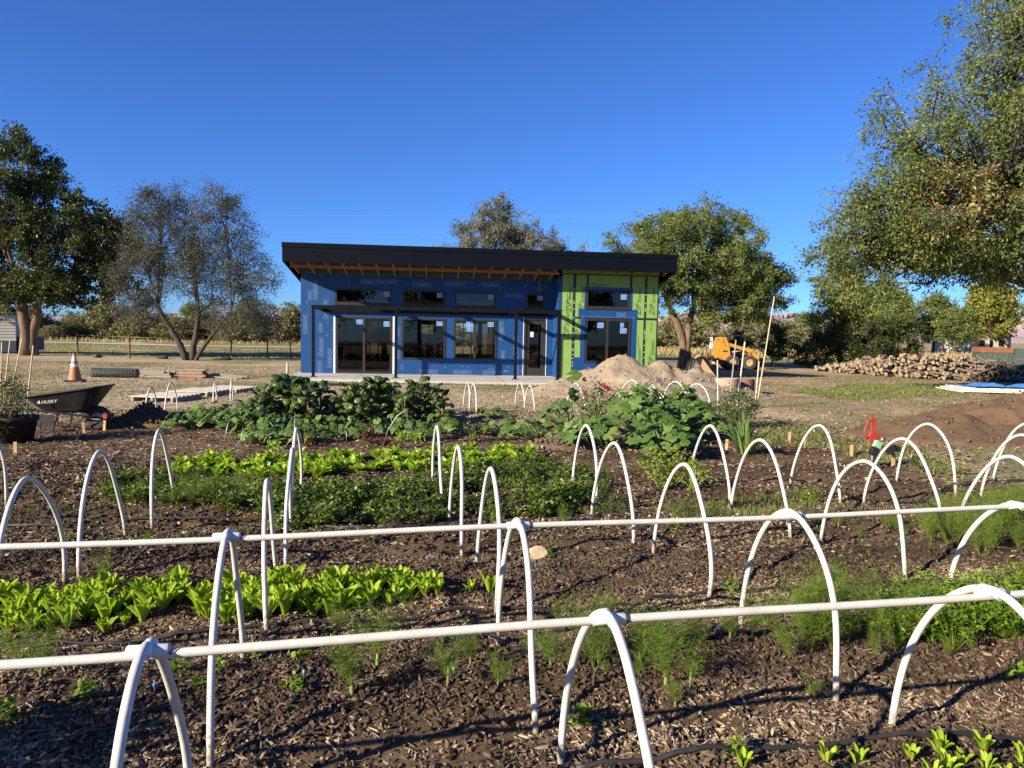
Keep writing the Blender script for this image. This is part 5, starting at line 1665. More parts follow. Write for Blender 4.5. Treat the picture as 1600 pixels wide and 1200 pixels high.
stone(841, 872, .11, .08, .085, 'tan stone on the bare soil right of the second ridge hoop', seed=2)
stone(1063, 798, .11, .08, .07, 'pale stone in the weeds under the second ridge pipe', seed=4)
stone(1090, 577, .3, .3, .35, 'grey boulder right of the forked elm trunk', 'rock', 6, at=(10.8, 40.2))
stone(1107, 575, .35, .3, .35, 'pale boulder behind the loader', 'rock', 7, at=(11.4, 41.0))
stone(125, 553, .3, .3, .25, 'dark boulder at the foot of the left fence', 'barkg', 8, at=(-22.6, 39.4))
stone(330, 556, .8, .4, .2, 'dark earth hump right of the splayed trunks', 'barkg', 9, at=(-15.6, 38.9))
stone(262, 556, .45, .4, .16, 'dark earth hump left of the splayed trunks', 'barkg', 10, at=(-18.9, 39.2))


def hose(pxs, rad, label, m='hose', name='drip_hose', catg='hose', lift=0.0):
    P = np.array([G(x, y)[:2] for x, y in pxs])
    t = np.linspace(0, len(P) - 1, len(P) * 9)
    X = np.interp(t, range(len(P)), P[:, 0]); Y = np.interp(t, range(len(P)), P[:, 1])
    k = np.ones(5) / 5
    X[2:-2] = np.convolve(X, k, 'valid'); Y[2:-2] = np.convolve(Y, k, 'valid')
    Z = hz(X, Y) + rad * .9 + .004 + lift + .006 * np.abs(np.sin(t * 1.7))
    o = MB().tube(list(zip(X, Y, Z)), rad, 7).obj(name, M[m])
    return tag(o, label, catg)


hose([(-40, 1010), (95, 1005), (225, 1001), (400, 982), (500, 975), (605, 972), (700, 957), (800, 947), (885, 948), (970, 941), (1045, 932), (1242, 917), (1375, 912), (1660, 902)], .011, 'black drip hose running along the front of the near romaine')
hose([(900, 1208), (1050, 1198), (1200, 1183), (1330, 1170), (1420, 1168), (1660, 1155)], .012, 'thick black drip hose crossing the bottom right corner')
hose([(-40, 822), (42, 825), (88, 825), (157, 820), (225, 816), (400, 815), (560, 836), (700, 830), (820, 812), (925, 806), (1000, 812)], .011, 'black drip hose along the near edge of the parsley')
hose([(1180, 790), (1270, 783), (1307, 780), (1425, 784), (1495, 767), (1528, 757), (1660, 745)], .011, 'black drip hose behind the hoops at right')
hose([(1195, 652), (1240, 668), (1300, 682), (1350, 694)], .012, 'black supply hose lying from the iris to the hydrant')
hose([(0, 752), (60, 748), (110, 742), (150, 738), (185, 742)], .011, 'grey drip hose on the mulch left of the lettuce row')
hose([(800, 1010), (900, 1012), (950, 1018), (1130, 1010), (1200, 1000)], .010, 'black drip hose under the near fennel')
hose([(430, 770), (600, 700), (740, 690)], .009, 'dark drip hose in front of the chard bed')
hose([(1430, 780), (1480, 768), (1530, 756), (1610, 754)], .009, 'second dark hose beside the right hoop feet')
EM = [(837, 893, 'emit'), (995, 882, 'emit'), (1118, 882, 'emit'), (1400, 862, 'emitg'), (1272, 872, 'emitg'), (475, 1068, 'emitg'), (709, 1060, 'emitg'), (209, 1070, 'emitg'), (242, 1090, 'emit'), (1120, 1010, 'emit'), (560, 842, 'emit'), (918, 825, 'emit')]
EL = ['below the tan stone', 'at centre of the bare soil', 'right of centre on the bare soil', 'beside the right hoop leg', 'left of the right ridge hoop leg', 'left of the bushy fennel', 'behind the small fennel tuft', 'under the leftmost ridge fitting', 'right of the leftmost ridge hoop', 'in the shade left of the fennel thicket', 'behind the second ridge at left', 'under the second ridge near centre']
for i, (px, py, m_) in enumerate(EM):
    p = G(px, py)
    z = hz1(p[0], p[1])
    root = empty('drip_emitter', (p[0], p[1], z), i, 'small drip emitter stake ' + EL[i], 'emitter', 'drip emitters')
    root.scale = (.75, .75, .75)
    b = MB(); b.tube([(0, 0, -.02), (0, 0, .06)], .005, 6); b.obj('stake', M['black'], root)
    b = MB(); b.lathe([(0, .085), (.009, .085), (.012, .075), (.011, .06), (0, .06)], 10); b.obj('cap', M[m_], root)
    b = MB(); b.tube([(0, 0, .055), (.05, .02, .04), (.11, .03, .012), (.2, -.01, .008), (.27, .03, .005)], .003, 5); b.obj('feed_tube', M['hose'], root)

SK = [(121, 686, 'pine marker stake in front of the wheelbarrow wheel, left one'), (131, 676, 'pine marker stake touching the wheelbarrow wheel'), (163, 673, 'pine marker stake right of the wheelbarrow wheel'), (193, 663, 'pine marker stake at the edge of the wheelbarrow shadow'), (24, 708, 'pine marker stake below the dark pot'), (2, 718, 'pine marker stake at the left frame edge'),
      (1135, 705, 'reddish marker stake left of the iris'), (1233, 690, 'dark marker stake right of the iris'), (1258, 702, 'pine marker stake behind the hoop right of the iris'), (1330, 713, 'pine marker stake left of the red hydrant'), (1395, 733, 'pine marker stake right of the red hydrant'), (1120, 662, 'leaning wood stake left of the dark shrub')]
for px, py, lb in SK:
    p = G(px, py)
    b = MB(); w = .022; h = .17
    b.box((-w, -.008, -.1), (w, .008, h)); b.add([(-w, -.008, -.1), (w, -.008, -.1), (0, 0, -.16)], [(0, 1, 2)])
    o = b.obj('marker_stake', M['stake'], None, (p[0], p[1], hz1(p[0], p[1])), (R(random.uniform(-6, 6)), R(random.uniform(-5, 5)), random.uniform(-.5, .5)))
    tag(o, lb, 'stake', 'wooden marker stakes')


def pole(pxb, pxt, Y_lean, rad, m, label, catg='pole', name='garden_pole'):
    """pole from ground at pxb to the point above it seen at pxt, at nearly the same distance"""
    p = G(*pxb)
    d = _ray(*pxt)
    t = (p[1] + Y_lean) / d[1]
    q = np.array([0, 0, CAM_H]) + d * t
    n = 7
    pts = [tuple(Vector(p) * (1 - k / n) + Vector(q) * (k / n) + Vector((0, 0, -.05 if k == 0 else 0))) for k in range(n + 1)]
    o = MB().tube(pts, [rad * (1 - .25 * k / n) for k in range(n + 1)], 8).obj(name, M[m])
    return tag(o, label, catg)


pole((1122, 643), (1121, 563), 0, .018, 'pvc', 'white upright pipe left of the concrete rings')
pole((1180, 628), (1186, 565), 0, .018, 'pvc', 'white upright pipe right of the concrete rings')
pole((1139, 640), (1150, 531), 0, .022, 'oldwood', 'grey wooden pole leaning left of the shrub')
pole((1151, 640), (1164, 534), 0, .026, 'palewood', 'pale wooden pole leaning behind the shrub')
pole((1184, 625), (1210, 463), 0, .022, 'bamboo', 'tall thin bamboo pole rising above the loader')
pole((449, 583), (449, 567), 0, .06, 'palewood', 'short white post at the left end of the patio', 'post', 'utility_post')
for i, (a, c) in enumerate([((4, 640), (16, 530)), ((12, 642), (35, 528)), ((40, 655), (52, 540)), ((1, 650), (3, 534))]):
    pole(a, c, 0, .016, 'bamboo', 'bamboo cane among the potted tomato, %s' % ['second from left', 'third from left', 'rightmost', 'leftmost'][i], 'cane')
# bent wire supports in the chard bed
for i, pts in enumerate([[(598, 697), (606, 672), (620, 650), (636, 640), (636, 655), (643, 668), (642, 700)], [(703, 650), (712, 668), (721, 680)], [(735, 640), (733, 668), (729, 682)], [(350, 702), (352, 680), (358, 655)], [(372, 710), (376, 688), (380, 668)], [(440, 705), (452, 690), (460, 680), (461, 645)], [(541, 692), (542, 674)]]):
    p0 = G(*pts[0])
    P = []
    for k, (x, y) in enumerate(pts):
        d = _ray(x, y); t = p0[1] / d[1]
        q = np.array([0, 0, CAM_H]) + d * t
        P.append((q[0], q[1], max(q[2], -.02)))
    o = MB().tube(P, .0055, 5).obj('support_wire', M['galv'])
    tag(o, 'thin bent support wire ' + ['arched before the curly chard', 'slanting at the right end of the chard', 'kinked below the white hoops', 'upright before the left squash vines', 'short and leaning left of the dark gap', 'tied behind the middle hoop', 'with pale tag before the middle chard'][i], 'wire', 'bent support wires')

# ------------------------------------------------------------------ wheelbarrow
p = G(161, 673)
wb = empty('wheelbarrow', (p[0], p[1] + .12, hz1(p[0], p[1])), R(4), 'black wheelbarrow parked beside the potted tomato', 'wheelbarrow')
b = MB()
# tray: rim loop and bottom loop, x to the right (nose), y across
rim = [(-1.16, -.36, .56), (.02, -.33, .74), (.02, .33, .74), (-1.16, .36, .56)]
bot = [(-.92, -.2, .3), (-.28, -.18, .3), (-.28, .18, .3), (-.92, .2, .3)]
def ring_pts(q, n):
    out = []
    for i in range(4):
        a, c = Vector(q[i]), Vector(q[(i + 1) % 4])
        for k in range(n): out.append(a + (c - a) * (k / n))
    return [sum((out[(i + d) % len(out)] for d in (-1, 0, 1)), Vector()) / 3 for i in range(len(out))]
n = 8
R0, R1 = ring_pts(rim, n), ring_pts(bot, n)
loops = [[a + (c - a) * (1 - (1 - t) ** 1.4) for a, c in zip(R0, R1)] for t in np.linspace(0, 1, 5)]
inn = [[q + Vector((0, 0, .012)) + (Vector((-.58, 0, q.z)) - q).normalized() * .012 for q in lp] for lp in loops]
N4 = 4 * n
vs_ = [tuple(q) for lp in loops for q in lp]
fs_ = [(i * N4 + j, i * N4 + (j + 1) % N4, (i + 1) * N4 + (j + 1) % N4, (i + 1) * N4 + j) for i in range(4) for j in range(N4)]
b.add(vs_, fs_ + [tuple(4 * N4 + j for j in range(N4))], 0, True)
vs2 = [tuple(q) for lp in inn for q in lp]
b.add(vs2, [f[::-1] for f in fs_] + [tuple(4 * N4 + j for j in range(N4))][::-1], 0, True)
b.tube([tuple(q) for q in R0] + [tuple(R0[0])], .017, 6, cap=False)
tray = b.obj('tray', M['black'], wb)
me = text_mesh('HUSKY', .078, M['siding'])
o = link('print', me, tray); o.matrix_local = Matrix.Translation((-.86, -.345, .46)) @ Matrix.Rotation(R(5), 4, 'Y') .inverted() @ Matrix.Rotation(R(66), 4, 'X')
b = MB(); b.add([(-.93, -.35, .455), (-.89, -.352, .52), (-.87, -.35, .455), (-.9, -.35, .47)], [(0, 1, 3), (1, 2, 3)]); b.obj('emblem', M['whitep'], tray)
for s in (-1, 1):
    b = MB(); b.tube([(-1.75, s * .31, .5), (-1.2, s * .27, .36), (-.3, s * .17, .25), (.02, s * .1, .2)], .018, 8); b.obj('handle', M['black'], wb)
    b = MB(); b.tube([(-.98, s * .25, .33), (-.92, s * .26, .02), (-.74, s * .26, .02), (-.66, s * .22, .3)], .014, 7); b.obj('leg', M['black'], wb)
    b = MB(); b.beam((-.5, s * .16, .05), (-.22, s * .16, .27), .01, .03); b.obj('brace', M['black'], wb)
b = MB(); b.box((-.98, -.26, .09), (-.72, -.248, .27)); b.obj('leg_plate', M['black'], wb)
b = MB(); b.box((.0, -.13, .2), (.06, .13, .27)); b.obj('nose_guard', M['red'], wb)
b = MB(); b.lathe([(.1, -.05), (.16, -.055), (.195, -.04), (.205, 0), (.195, .04), (.16, .055), (.1, .05)], 22, 0, (-.14, 0, .2), axis='Y'); wh = b.obj('wheel', M['rubber'], wb)
b = MB(); b.lathe([(0, -.03), (.1, -.045), (.11, 0), (.1, .045), (0, .03)], 16, 0, (-.14, 0, .2), axis='Y'); b.obj('rim', M['galv'], wh)
b = MB(); b.box((-.75, -.1, .66), (-.35, .2, .70), M=Matrix.Rotation(R(-8), 4, 'Y')); o = b.obj('green_tray', mat('green_tray', (.12, .25, .12), None, 5, .5), None, (p[0] - .05, p[1] + .14, hz1(p[0], p[1]) - .02)); tag(o, 'small green tray lying across the wheelbarrow rim', 'tray')
pile('soil_heap', 'small heap of dark compost behind the wheelbarrow wheel', M['brownsoil'], p[0] + .35, p[1] + .75, .9, .5, 0, [(0, 0, .8, .45, .32)], 21, 50)

# pot at the left edge
p = G(2, 694)
b = MB(); b.lathe([(0, -.02), (.22, -.02), (.29, .34), (.31, .34), (.31, .4), (.275, .4), (.26, .33), (0, .32)], 22)
tag(b.obj('plant_pot', M['pot'], None, (p[0], p[1] + .3, hz1(p[0], p[1]))), 'large dark plant pot holding the tomato at the left edge', 'pot')

# ------------------------------------------------------------------ traffic cone, rolls, boards, pallets
p = G(117, 597)
cn = empty('traffic_cone', (p[0], p[1], hz1(p[0], p[1])), .3, 'faded orange traffic cone with white collars in the yard', 'traffic cone')
cn.scale = (.92, .92, .92)
prof = lambda z: .2 - .16 * (z - .05) / .87
b = MB(); b.box((-.27, -.27, 0), (.27, .27, .05)); b.obj('base', M['rubber'], cn)
for z0, z1, m_ in ((.05, .48, 'orange'), (.48, .6, 'whitep'), (.6, .67, 'orange'), (.67, .84, 'whitep'), (.84, .93, 'orange')):
    b = MB(); e = .003 if m_ == 'whitep' else 0; b.lathe([(prof(z0) + e, z0), (prof(z1) + e, z1)] + ([(0, z1)] if z1 > .9 else []), 20); b.obj('body' if m_ == 'orange' else 'collar', M[m_], cn)

p = G(180, 591)
ro = empty('wire_roll', (p[0], p[1], hz1(p[0], p[1])), R(5), 'dark roll of wire fencing lying in the yard', 'wire roll')
b = MB()
for k in range(16):
    x = -.72 + k * .095
    b.tube([(x, .16 * math.cos(a) * (1 + .05 * math.sin(k)), .17 + .15 * math.sin(a)) for a in np.linspace(0, 6.28, 14)], .014, 4, cap=False)
for a in np.linspace(0, 6.28, 15)[:-1]:
    b.tube([(-.74, .16 * math.cos(a), .17 + .15 * math.sin(a)), (.74, .16 * math.cos(a), .17 + .15 * math.sin(a))], .01, 4, cap=False)
b.obj('mesh', M['meshroll'], ro)
b = MB(); b.tube([(-.72, 0, .17), (.72, 0, .17)], .12, 10); b.obj('inner_roll', M['meshroll'], ro)
tag(MB().box((-.9, -.35, 0), (.9, -.25, .02)).obj('plank', M['oldwood'], None, (p[0], p[1], hz1(p[0], p[1])), (0, 0, R(-4))), 'thin weathered plank lying in front of the wire roll', 'plank')
p = G(250, 589)
for i in range(12):
    L_ = random.uniform(.7, 1.1); y = (i % 4) * .13 - .2; z = .04 + (i // 4) * .075
    o = MB().box((-L_ / 2, -.05, -.035), (L_ / 2, .05, .035)).obj('scrap_board', M['oldwood'], None, (p[0] - .1 + random.uniform(-.15, .15), p[1] + y, hz1(p[0], p[1]) + z), (0, 0, random.uniform(-.12, .12)))
    tag(o, 'dark weathered scrap board in the low stack left of the terracotta boards', 'board', 'dark scrap boards')
p = G(302, 590)
for i in range(6):
    w = .42 - .02 * i + (.06 if i % 2 else 0)
    o = MB().box((-w, -.2, -.022), (w, .2, .022)).obj('board', M['brickred'] if i % 2 == 0 else M['oldwood'], None, (p[0] + .04 * (i % 3), p[1], hz1(p[0], p[1]) + .03 + i * .05), (0, 0, R(3 * (i % 3) - 2)))
    tag(o, 'flat board number %s from the ground in the small terracotta stack' % ['one', 'two', 'three', 'four', 'five', 'six'][i], 'board', 'stacked terracotta boards')
for i in range(3):
    o = MB().box((-.6, -.09, -.02), (.6, .09, .02)).obj('plank', M['oldwood'], None, (p[0] + .95 + .1 * i, p[1] + .1 + .15 * i, hz1(p[0], p[1]) + .03 + .03 * i), (R(3), R(4), R(-8 + 5 * i)))
    tag(o, 'dark plank on the ground right of the terracotta stack, %s' % ['front', 'middle', 'back'][i], 'plank')
PA, PB = G(212, 627), G(345, 608)
for k in range(3):
    t = k / 2.6
    q = PA * (1 - t) + PB * t
    ang = math.atan2(PB[1] - PA[1], PB[0] - PA[0])
    pal = empty('pallet', (q[0] + .5, q[1] + .5, hz1(q[0], q[1])), ang, 'bleached wooden pallet, %s of the row leading to the patio' % ['nearest', 'middle', 'farthest'][k], 'pallet', 'bleached pallets')
    for j in range(7):
        MB().box((-.62 + j * .18, -.55, .1), (-.5 + j * .18, .55, .122)).obj('deck_board', M['palewood'], pal)
    for yy in (-.53, -.03, .45):
        MB().box((-.62, yy, 0), (.62, yy + .06, .098)).obj('bearer', M['oldwood'], pal)
    for yy in (-.5, .1):
        MB().box((-.6, yy - .01, -.02), (-.5, yy + .3, -.002)).obj('bottom_board', M['oldwood'], pal)

# rubber mat beside the patio
p = G(505, 600)
tag(MB().box((-1.4, -.35, 0), (1.4, .35, .03)).obj('rubber_mat', M['black'], None, (p[0], p[1] - .3, .0), (0, 0, R(3))), 'dark mat lying before the left end of the patio', 'mat')

# ------------------------------------------------------------------ concrete rings, coil, plank by the sand pile
for (x, y, rad, h, m_, lb) in [(6.45, 21.7, .36, .55, 'ring', 'pale pink concrete ring behind the dark shrub'), (7.15, 22.3, .33, .5, 'ring2', 'reddish concrete ring right of the pink one, coloured as shaded')]:
    b = MB(); b.lathe([(rad * .82, h), (rad, h), (rad, h * .62), (rad * .94, h * .6), (rad, h * .58), (rad, -.03), (rad * .82, -.03), (rad * .82, h)], 26, smooth=False)
    tag(b.obj('concrete_ring', M[m_], None, (x, y, hz1(x, y))), lb, 'concrete ring')
b = MB()
for k in range(7):
    rr_ = .52 - .02 * (k % 3)
    b.tube([(rr_ * math.cos(a), .05 * k - .15, .5 + rr_ * math.sin(a)) for a in np.linspace(0, 6.28, 26)], .024, 6, cap=False)
tag(b.obj('pipe_coil', M['hose'], None, (6.9, 26.3, .0), (R(-12), 0, R(35))), 'coil of black pipe leaning at the right foot of the sandy pile', 'pipe coil')
o = MB().box((-.12, -.02, 0), (.12, .02, 1.35)).obj('plank', M['stake'], None, (7.5, 26.2, 0), (R(-20), R(-32), R(20)))
tag(o, 'orange plank leaning over the black pipe coil', 'plank')
o = MB().lathe([(.2, 0), (.16, .02), (.05, .6), (0, .62)], 12).obj('marker_cone', M['rubber'], None, (7.6, 31.2, 0)); tag(o, 'dark marker cone standing in the shadow of the building', 'cone')
ys_ = empty('yellow_stand', (9.0, 38.8, 0), .2, 'small yellow folding stand left of the forked elm', 'stand')
for s in (-1, 1):
    MB().beam((s * .12, -.15, 0), (s * .05, 0, .7), .04, .04).obj('leg', M['yellow'], ys_)
    MB().beam((s * .12, .15, 0), (s * .05, .01, .7), .04, .04).obj('leg', M['yellow'], ys_)
MB().box((-.1, -.12, .2), (.1, -.09, .24)).obj('rung', M['yellow'], ys_)

# ------------------------------------------------------------------ skid loader
sl = empty('skid_loader', (12.3, 39.9, 0), R(-4), 'yellow skid loader parked right of the forked elm', 'loader')
b = MB(); b.prism([(-1.2, .45), (-1.25, .75), (-1.1, .8), (-1.12, 1.1), (-.5, 1.12), (-.45, .62), (.75, .6), (.95, .42), (.8, .28), (-.8, .28)], -.5, .5); b.obj('body', M['yellow'], sl)
for s in (-1, 1):
    b = MB(); b.prism([(-1.18, .5), (-1.1, 1.25), (-1.0, 1.75), (-.72, 1.78), (-.5, 1.2), (-.42, .55)], s * .62 - .1, s * .62 + .1); up_ = b.obj('rear_upright', M['yellow'], sl)
    b = MB(); [b.lathe([(0, -.115), (.035, -.115), (.035, .115), (0, .115)], 8, 0, (-.86 + .07 * k, s * .62, 1.62 - .14 * k), axis='Y') for k in range(3)]; b.obj('pin', M['black'], up_)
    b = MB(); b.beam((-.8, s * .62, 1.45), (.75, s * .62, 1.02), .12, .17); b.beam((.7, s * .62, 1.05), (1.12, s * .62, .42), .12, .17); b.obj('lift_arm', M['yellow'], sl)
    b = MB(); b.tube([(-.4, s * .55, .95), (.35, s * .58, 1.08)], .05, 8); b.obj('cylinder', M['galv'], sl)
    for x in (-.32, .58):
        b = MB(); b.lathe([(.2, -.13), (.33, -.14), (.4, -.1), (.41, 0), (.4, .1), (.33, .14), (.2, .13)], 22, 0, (x, s * .68, .41), axis='Y'); w = b.obj('wheel', M['rubber'], sl)
        b = MB(); b.lathe([(0, -.06), (.1, -.1), (.21, -.12), (.22, 0), (.21, .12), (.1, .1), (0, .06)], 16, 0, (x, s * .68, .41), axis='Y'); b.obj('rim', M['rim'], w)
b = MB()
for x in (-.45, .35):
    for s in (-1, 1): b.box((x - .03, s * .42 - .03, 1.0), (x + .03, s * .42 + .03, 1.85))
b.box((-.5, -.46, 1.85), (.42, .46, 1.9)); b.box((-.45, -.43, 1.1), (-.43, .43, 1.85))
b.obj('cab_cage', M['black'], sl)
b = MB(); b.box((-.3, -.25, .7), (.15, .25, .82)); b.box((-.36, -.25, .82), (-.26, .25, 1.3)); b.obj('seat', M['black'], sl)
b = MB(); b.prism([(1.0, .55), (1.08, .62), (1.12, .2), (1.75, .06), (1.72, .02), (1.02, .05)], -.75, .75); b.obj('bucket', M['rust'], sl)
b = MB(); b.box((1.28, -.6, .1), (1.33, .6, .66)); b.box((1.0, -.6, .62), (1.9, -.55, .68)); b.box((1.85, -.6, .08), (1.9, -.55, .62)); b.obj('fork_frame', M['black'], sl)
b = MB(); b.box((-1.26, -.35, .5), (-1.235, .35, .74)); b.obj('rear_grille', M['black'], sl)
b = MB(); [b.box((-1.05 + .0 * k, -.503, .86 + .05 * k), (-.6, -.5005, .885 + .05 * k)) for k in range(4)]; b.obj('side_vent', M['black'], sl)
b = MB(); b.box((-.86, -.735, .98), (-.62, -.7205, 1.05)); b.obj('decal', M['black'], sl)
b = MB(); b.tube([(-.7, -.5, 1.3), (-.2, -.56, 1.2), (.4, -.56, 1.0), (.9, -.52, .75)], .022, 6); b.obj('hydraulic_hose', M['hose'], sl)

# ------------------------------------------------------------------ firewood pile
fw = empty('firewood_pile', (19.5, 34, 0), 0, 'long heap of cut firewood logs behind the yard on the right', 'firewood')
def log_mesh(L_, rad):
    b = MB(); n = 9
    ring = [(rad * math.cos(6.283 * j / n) * (1 + .12 * math.sin(j * 2.7)), rad * math.sin(6.283 * j / n)) for j in range(n)]
    vs_ = [(x, -L_ / 2, z) for x, z in ring] + [(x, L_ / 2, z) for x, z in ring]
    b.add(vs_, [(j, (j + 1) % n, (j + 1) % n + n, j + n) for j in range(n)], 0, True)
    b.add(vs_[:n], [tuple(range(n))], 1); b.add(vs_[n:], [tuple(range(n))[::-1]], 1)
    return b.mesh('log', [M['logbark'], M['cut']])
LG = [log_mesh(.42, .065), log_mesh(.45, .085), log_mesh(.5, .045), log_mesh(.85, .04), log_mesh(.4, .1)]
spine = np.array([(17.6, 40.5), (18.5, 38.2), (19.2, 36.2), (20.3, 34.3), (21.6, 33.0), (23.0, 32.2), (24.6, 31.8), (26.0, 31.6)])
hprof = [.25, .75, 1.1, 1.15, 1.0, .7, .42, .2]
rw = np.random.default_rng(33)
stuff = []
cnt = 0
for i in range(2300):
    t = rw.uniform(0, 7); k = min(6, int(t)); f = t - k
    c = spine[k] * (1 - f) + spine[k + 1] * f
    H_ = (hprof[k] * (1 - f) + hprof[k + 1] * f)
    front = i < 300
    tang = spine[k + 1] - spine[k]; tang /= np.linalg.norm(tang)
    nrm = np.array([-tang[1], tang[0]]);
    if nrm @ np.array([0, 0]) - nrm @ c > 0: nrm = nrm
    tocam = -c / np.linalg.norm(c)
    if nrm @ tocam < 0: nrm = -nrm
    z = H_ * rw.uniform(.04, 1) if front else H_ * rw.uniform(.05, .85)
    off = (1.0 * (1 - z / max(H_, .01)) + .25) * (1 if front else rw.uniform(-1, .7))
    q = c + nrm * off + rw.normal(0, .1, 2)
    tidy = t < 3.6
    yaw = (math.atan2(tocam[1], tocam[0]) - math.pi / 2 + rw.normal(0, .45 if tidy else 1.0))
    pit = rw.normal(0, .12 if tidy else .4)
    me = LG[int(rw.choice([0, 1, 4, 2, 0, 2])) if tidy else int(rw.choice([2, 3, 3, 0, 2]))]
    if front:
        o = link('log', me, fw, (q[0] - 19.5, q[1] - 34, z), (pit, 0, yaw))
    else:
        Mx = Matrix.Translation((q[0] - 19.5, q[1] - 34, z)) @ Euler((pit, 0, yaw)).to_matrix().to_4x4()
        stuff.append((me, Mx))
bmm = bmesh.new()
for me, Mx in stuff:
    b0 = len(bmm.verts)
    bmm.from_mesh(me)
    bmm.verts.ensure_lookup_table()
    for v in bmm.verts[b0:]: v.co = Mx @ v.co
me = bpy.data.meshes.new('buried_logs'); bmm.to_mesh(me); bmm.free()
me.materials.append(M['logbark']); me.materials.append(M['cut'])
tag(link('buried_logs', me, fw), kind='stuff')

# dark green steel boxes with a rusty rim
gb = empty('steel_bin', (26.4, 39.5, 0), R(-14), 'dark green steel bin with rusty rim behind the log heap', 'bin')
b = MB(); b.box((-1.0, -.6, 0), (.55, .6, 1.32)); b.obj('body', M['dkgreen'], gb)
b = MB(); b.box((-1.03, -.63, 1.22), (.58, .63, 1.5)); b.obj('rim', M['rust'], gb)
b = MB(); b.box((.56, -.55, .9), (1.25, .6, 1.46)); b.obj('hopper', M['dkgreen'], gb)
b = MB(); b.box((.56, -.62, 0), (1.55, .5, .86)); b.obj('side_box', M['dkgreen'], gb)
for k in range(6): MB().box((-.95 + k * .26, -.625, .02), (-.92 + k * .26, -.602, 1.2)).obj('rib', M['dkgreen'], gb)
o = MB().box((-.35, -.4, 0), (.35, .4, 1.25)).box((-.36, -.41, 1.25), (.36, .41, 1.34)).obj('dark_cabinet', M['black'], None, (28.8, 39.2, 0)); tag(o, 'dark cabinet at the right edge beside the green bin', 'cabinet')

# flat trailer load with tarp
p = G(1480, 613)
tr_ = empty('sheet_stack', (p[0], p[1] - .2, 0), R(-10), 'low stack of white sheets half covered by a blue tarp at right', 'sheet stack')
for k in range(3):
    b = MB(); b.box((.1 + .15 * k, -.2 + .1 * k, .06 + .05 * k), (4.8, 1.6, .1 + .05 * k)); b.obj('sheet', M['sheet'], tr_)
for k, xx in enumerate((.2, 2.0, 3.8)):
    MB().box((xx, -.3, 0), (xx + .1, 1.7, .058)).obj('bearer', M['oldwood'], tr_)
nn = 26
u, v = np.meshgrid(np.linspace(.7, 2.9, nn), np.linspace(-.1, 1.5, 16))
zz = .23 + .12 * np.abs(fbm(u, v, 2.2, 3, 4)) + .06 * np.sin(u * 5) * (v > .2)
i = np.arange(u.size).reshape(u.shape)
link('tarp', np_mesh('tarp', np.stack([u, v, zz], -1).reshape(-1, 3), np.stack([i[:-1, :-1], i[:-1, 1:], i[1:, 1:], i[1:, :-1]], -1).reshape(-1, 4), M['tarp'], smooth=True), tr_)
for x in (.0, 1.6):
    MB().tube([(x, 1.7, 0), (x, 1.7, .45)], .025, 6).obj('stake', M['rust'], tr_)

# ------------------------------------------------------------------ yard hydrant with hose timers
p = G(1362, 733)
hy = empty('yard_hydrant', (p[0], p[1], hz1(p[0], p[1]) - .03), R(8), 'red-headed yard hydrant with black hose timers beyond the hoops', 'hydrant')
hy.scale = (.88, .88, .92)
MB().tube([(0, 0, -.1), (0, 0, .42)], .02, 10).obj('pipe', M['galv'], hy)
b = MB()
b.prism([(-.05, .38), (-.01, .38), (.01, .44), (.05, .47), (.1, .44), (.13, .44), (.135, .5), (.06, .52), (.03, .55), (-.05, .54), (-.08, .47)], -.025, .025)
b.obj('head', M['red'], hy)
b = MB()
b.beam((.03, 0, .54), (.0, 0, .74), .03, .022); b.beam((-.03, 0, .54), (-.045, 0, .74), .025, .02); b.box((-.06, -.02, .72), (.02, .02, .76))
b.tube([(-.05, 0, .73), (-.1, 0, .7), (-.115, 0, .66), (-.15, 0, .6), (-.155, 0, .53), (-.13, 0, .47), (-.07, 0, .46)], .013, 7)
b.obj('lever', M['red'], hy)
MB().tube([(.12, -.02, .46), (.14, -.05, .42)], .022, 8).obj('spout', M['galv'], hy)
MB().box((-.045, -.04, -.07), (.045, .04, .07), M=Matrix.Translation((-.02, -.12, .36)) @ Matrix.Rotation(R(25), 4, 'Y')).obj('timer', M['timer'], hy)
MB().box((-.05, -.05, -.06), (.05, .05, .06), M=Matrix.Translation((-.06, -.12, .28)) @ Matrix.Rotation(R(25), 4, 'Y')).obj('valve', M['black'], hy)
MB().box((-.05, -.05, -.05), (.06, .05, .05), M=Matrix.Translation((.22, -.1, .3)) @ Matrix.Rotation(R(-30), 4, 'Y')).obj('valve', M['black'], hy)
MB().box((-.06, -.04, -.035), (.06, .04, .035), M=Matrix.Translation((.33, -.08, .32)) @ Matrix.Rotation(R(20), 4, 'Y')).obj('valve', M['black'], hy)
for i, q in enumerate([(-.3, -.35), (-.24, -.38), (-.14, -.36), (-.06, -.34)]):
    MB().tube([(-.07 + .012 * i, -.13, .26), (-.12 + .02 * i, -.2, .16), (q[0], q[1], .0)], .009, 6).obj('hose', M['hose'], hy)
MB().tube([(.25, -.1, .27), (.3, -.12, .2), (.29, -.16, .1), (.2, -.2, .03), (.05, -.25, .01)], .01, 6).obj('hose', M['hose'], hy)
for i in range(3):
    MB().tube([(.38, -.09, .3), (.5 + .03 * i, -.2, .16 - .02 * i), (.6 + .06 * i, -.4, .01)], .01, 6).obj('hose', M['hose'], hy)

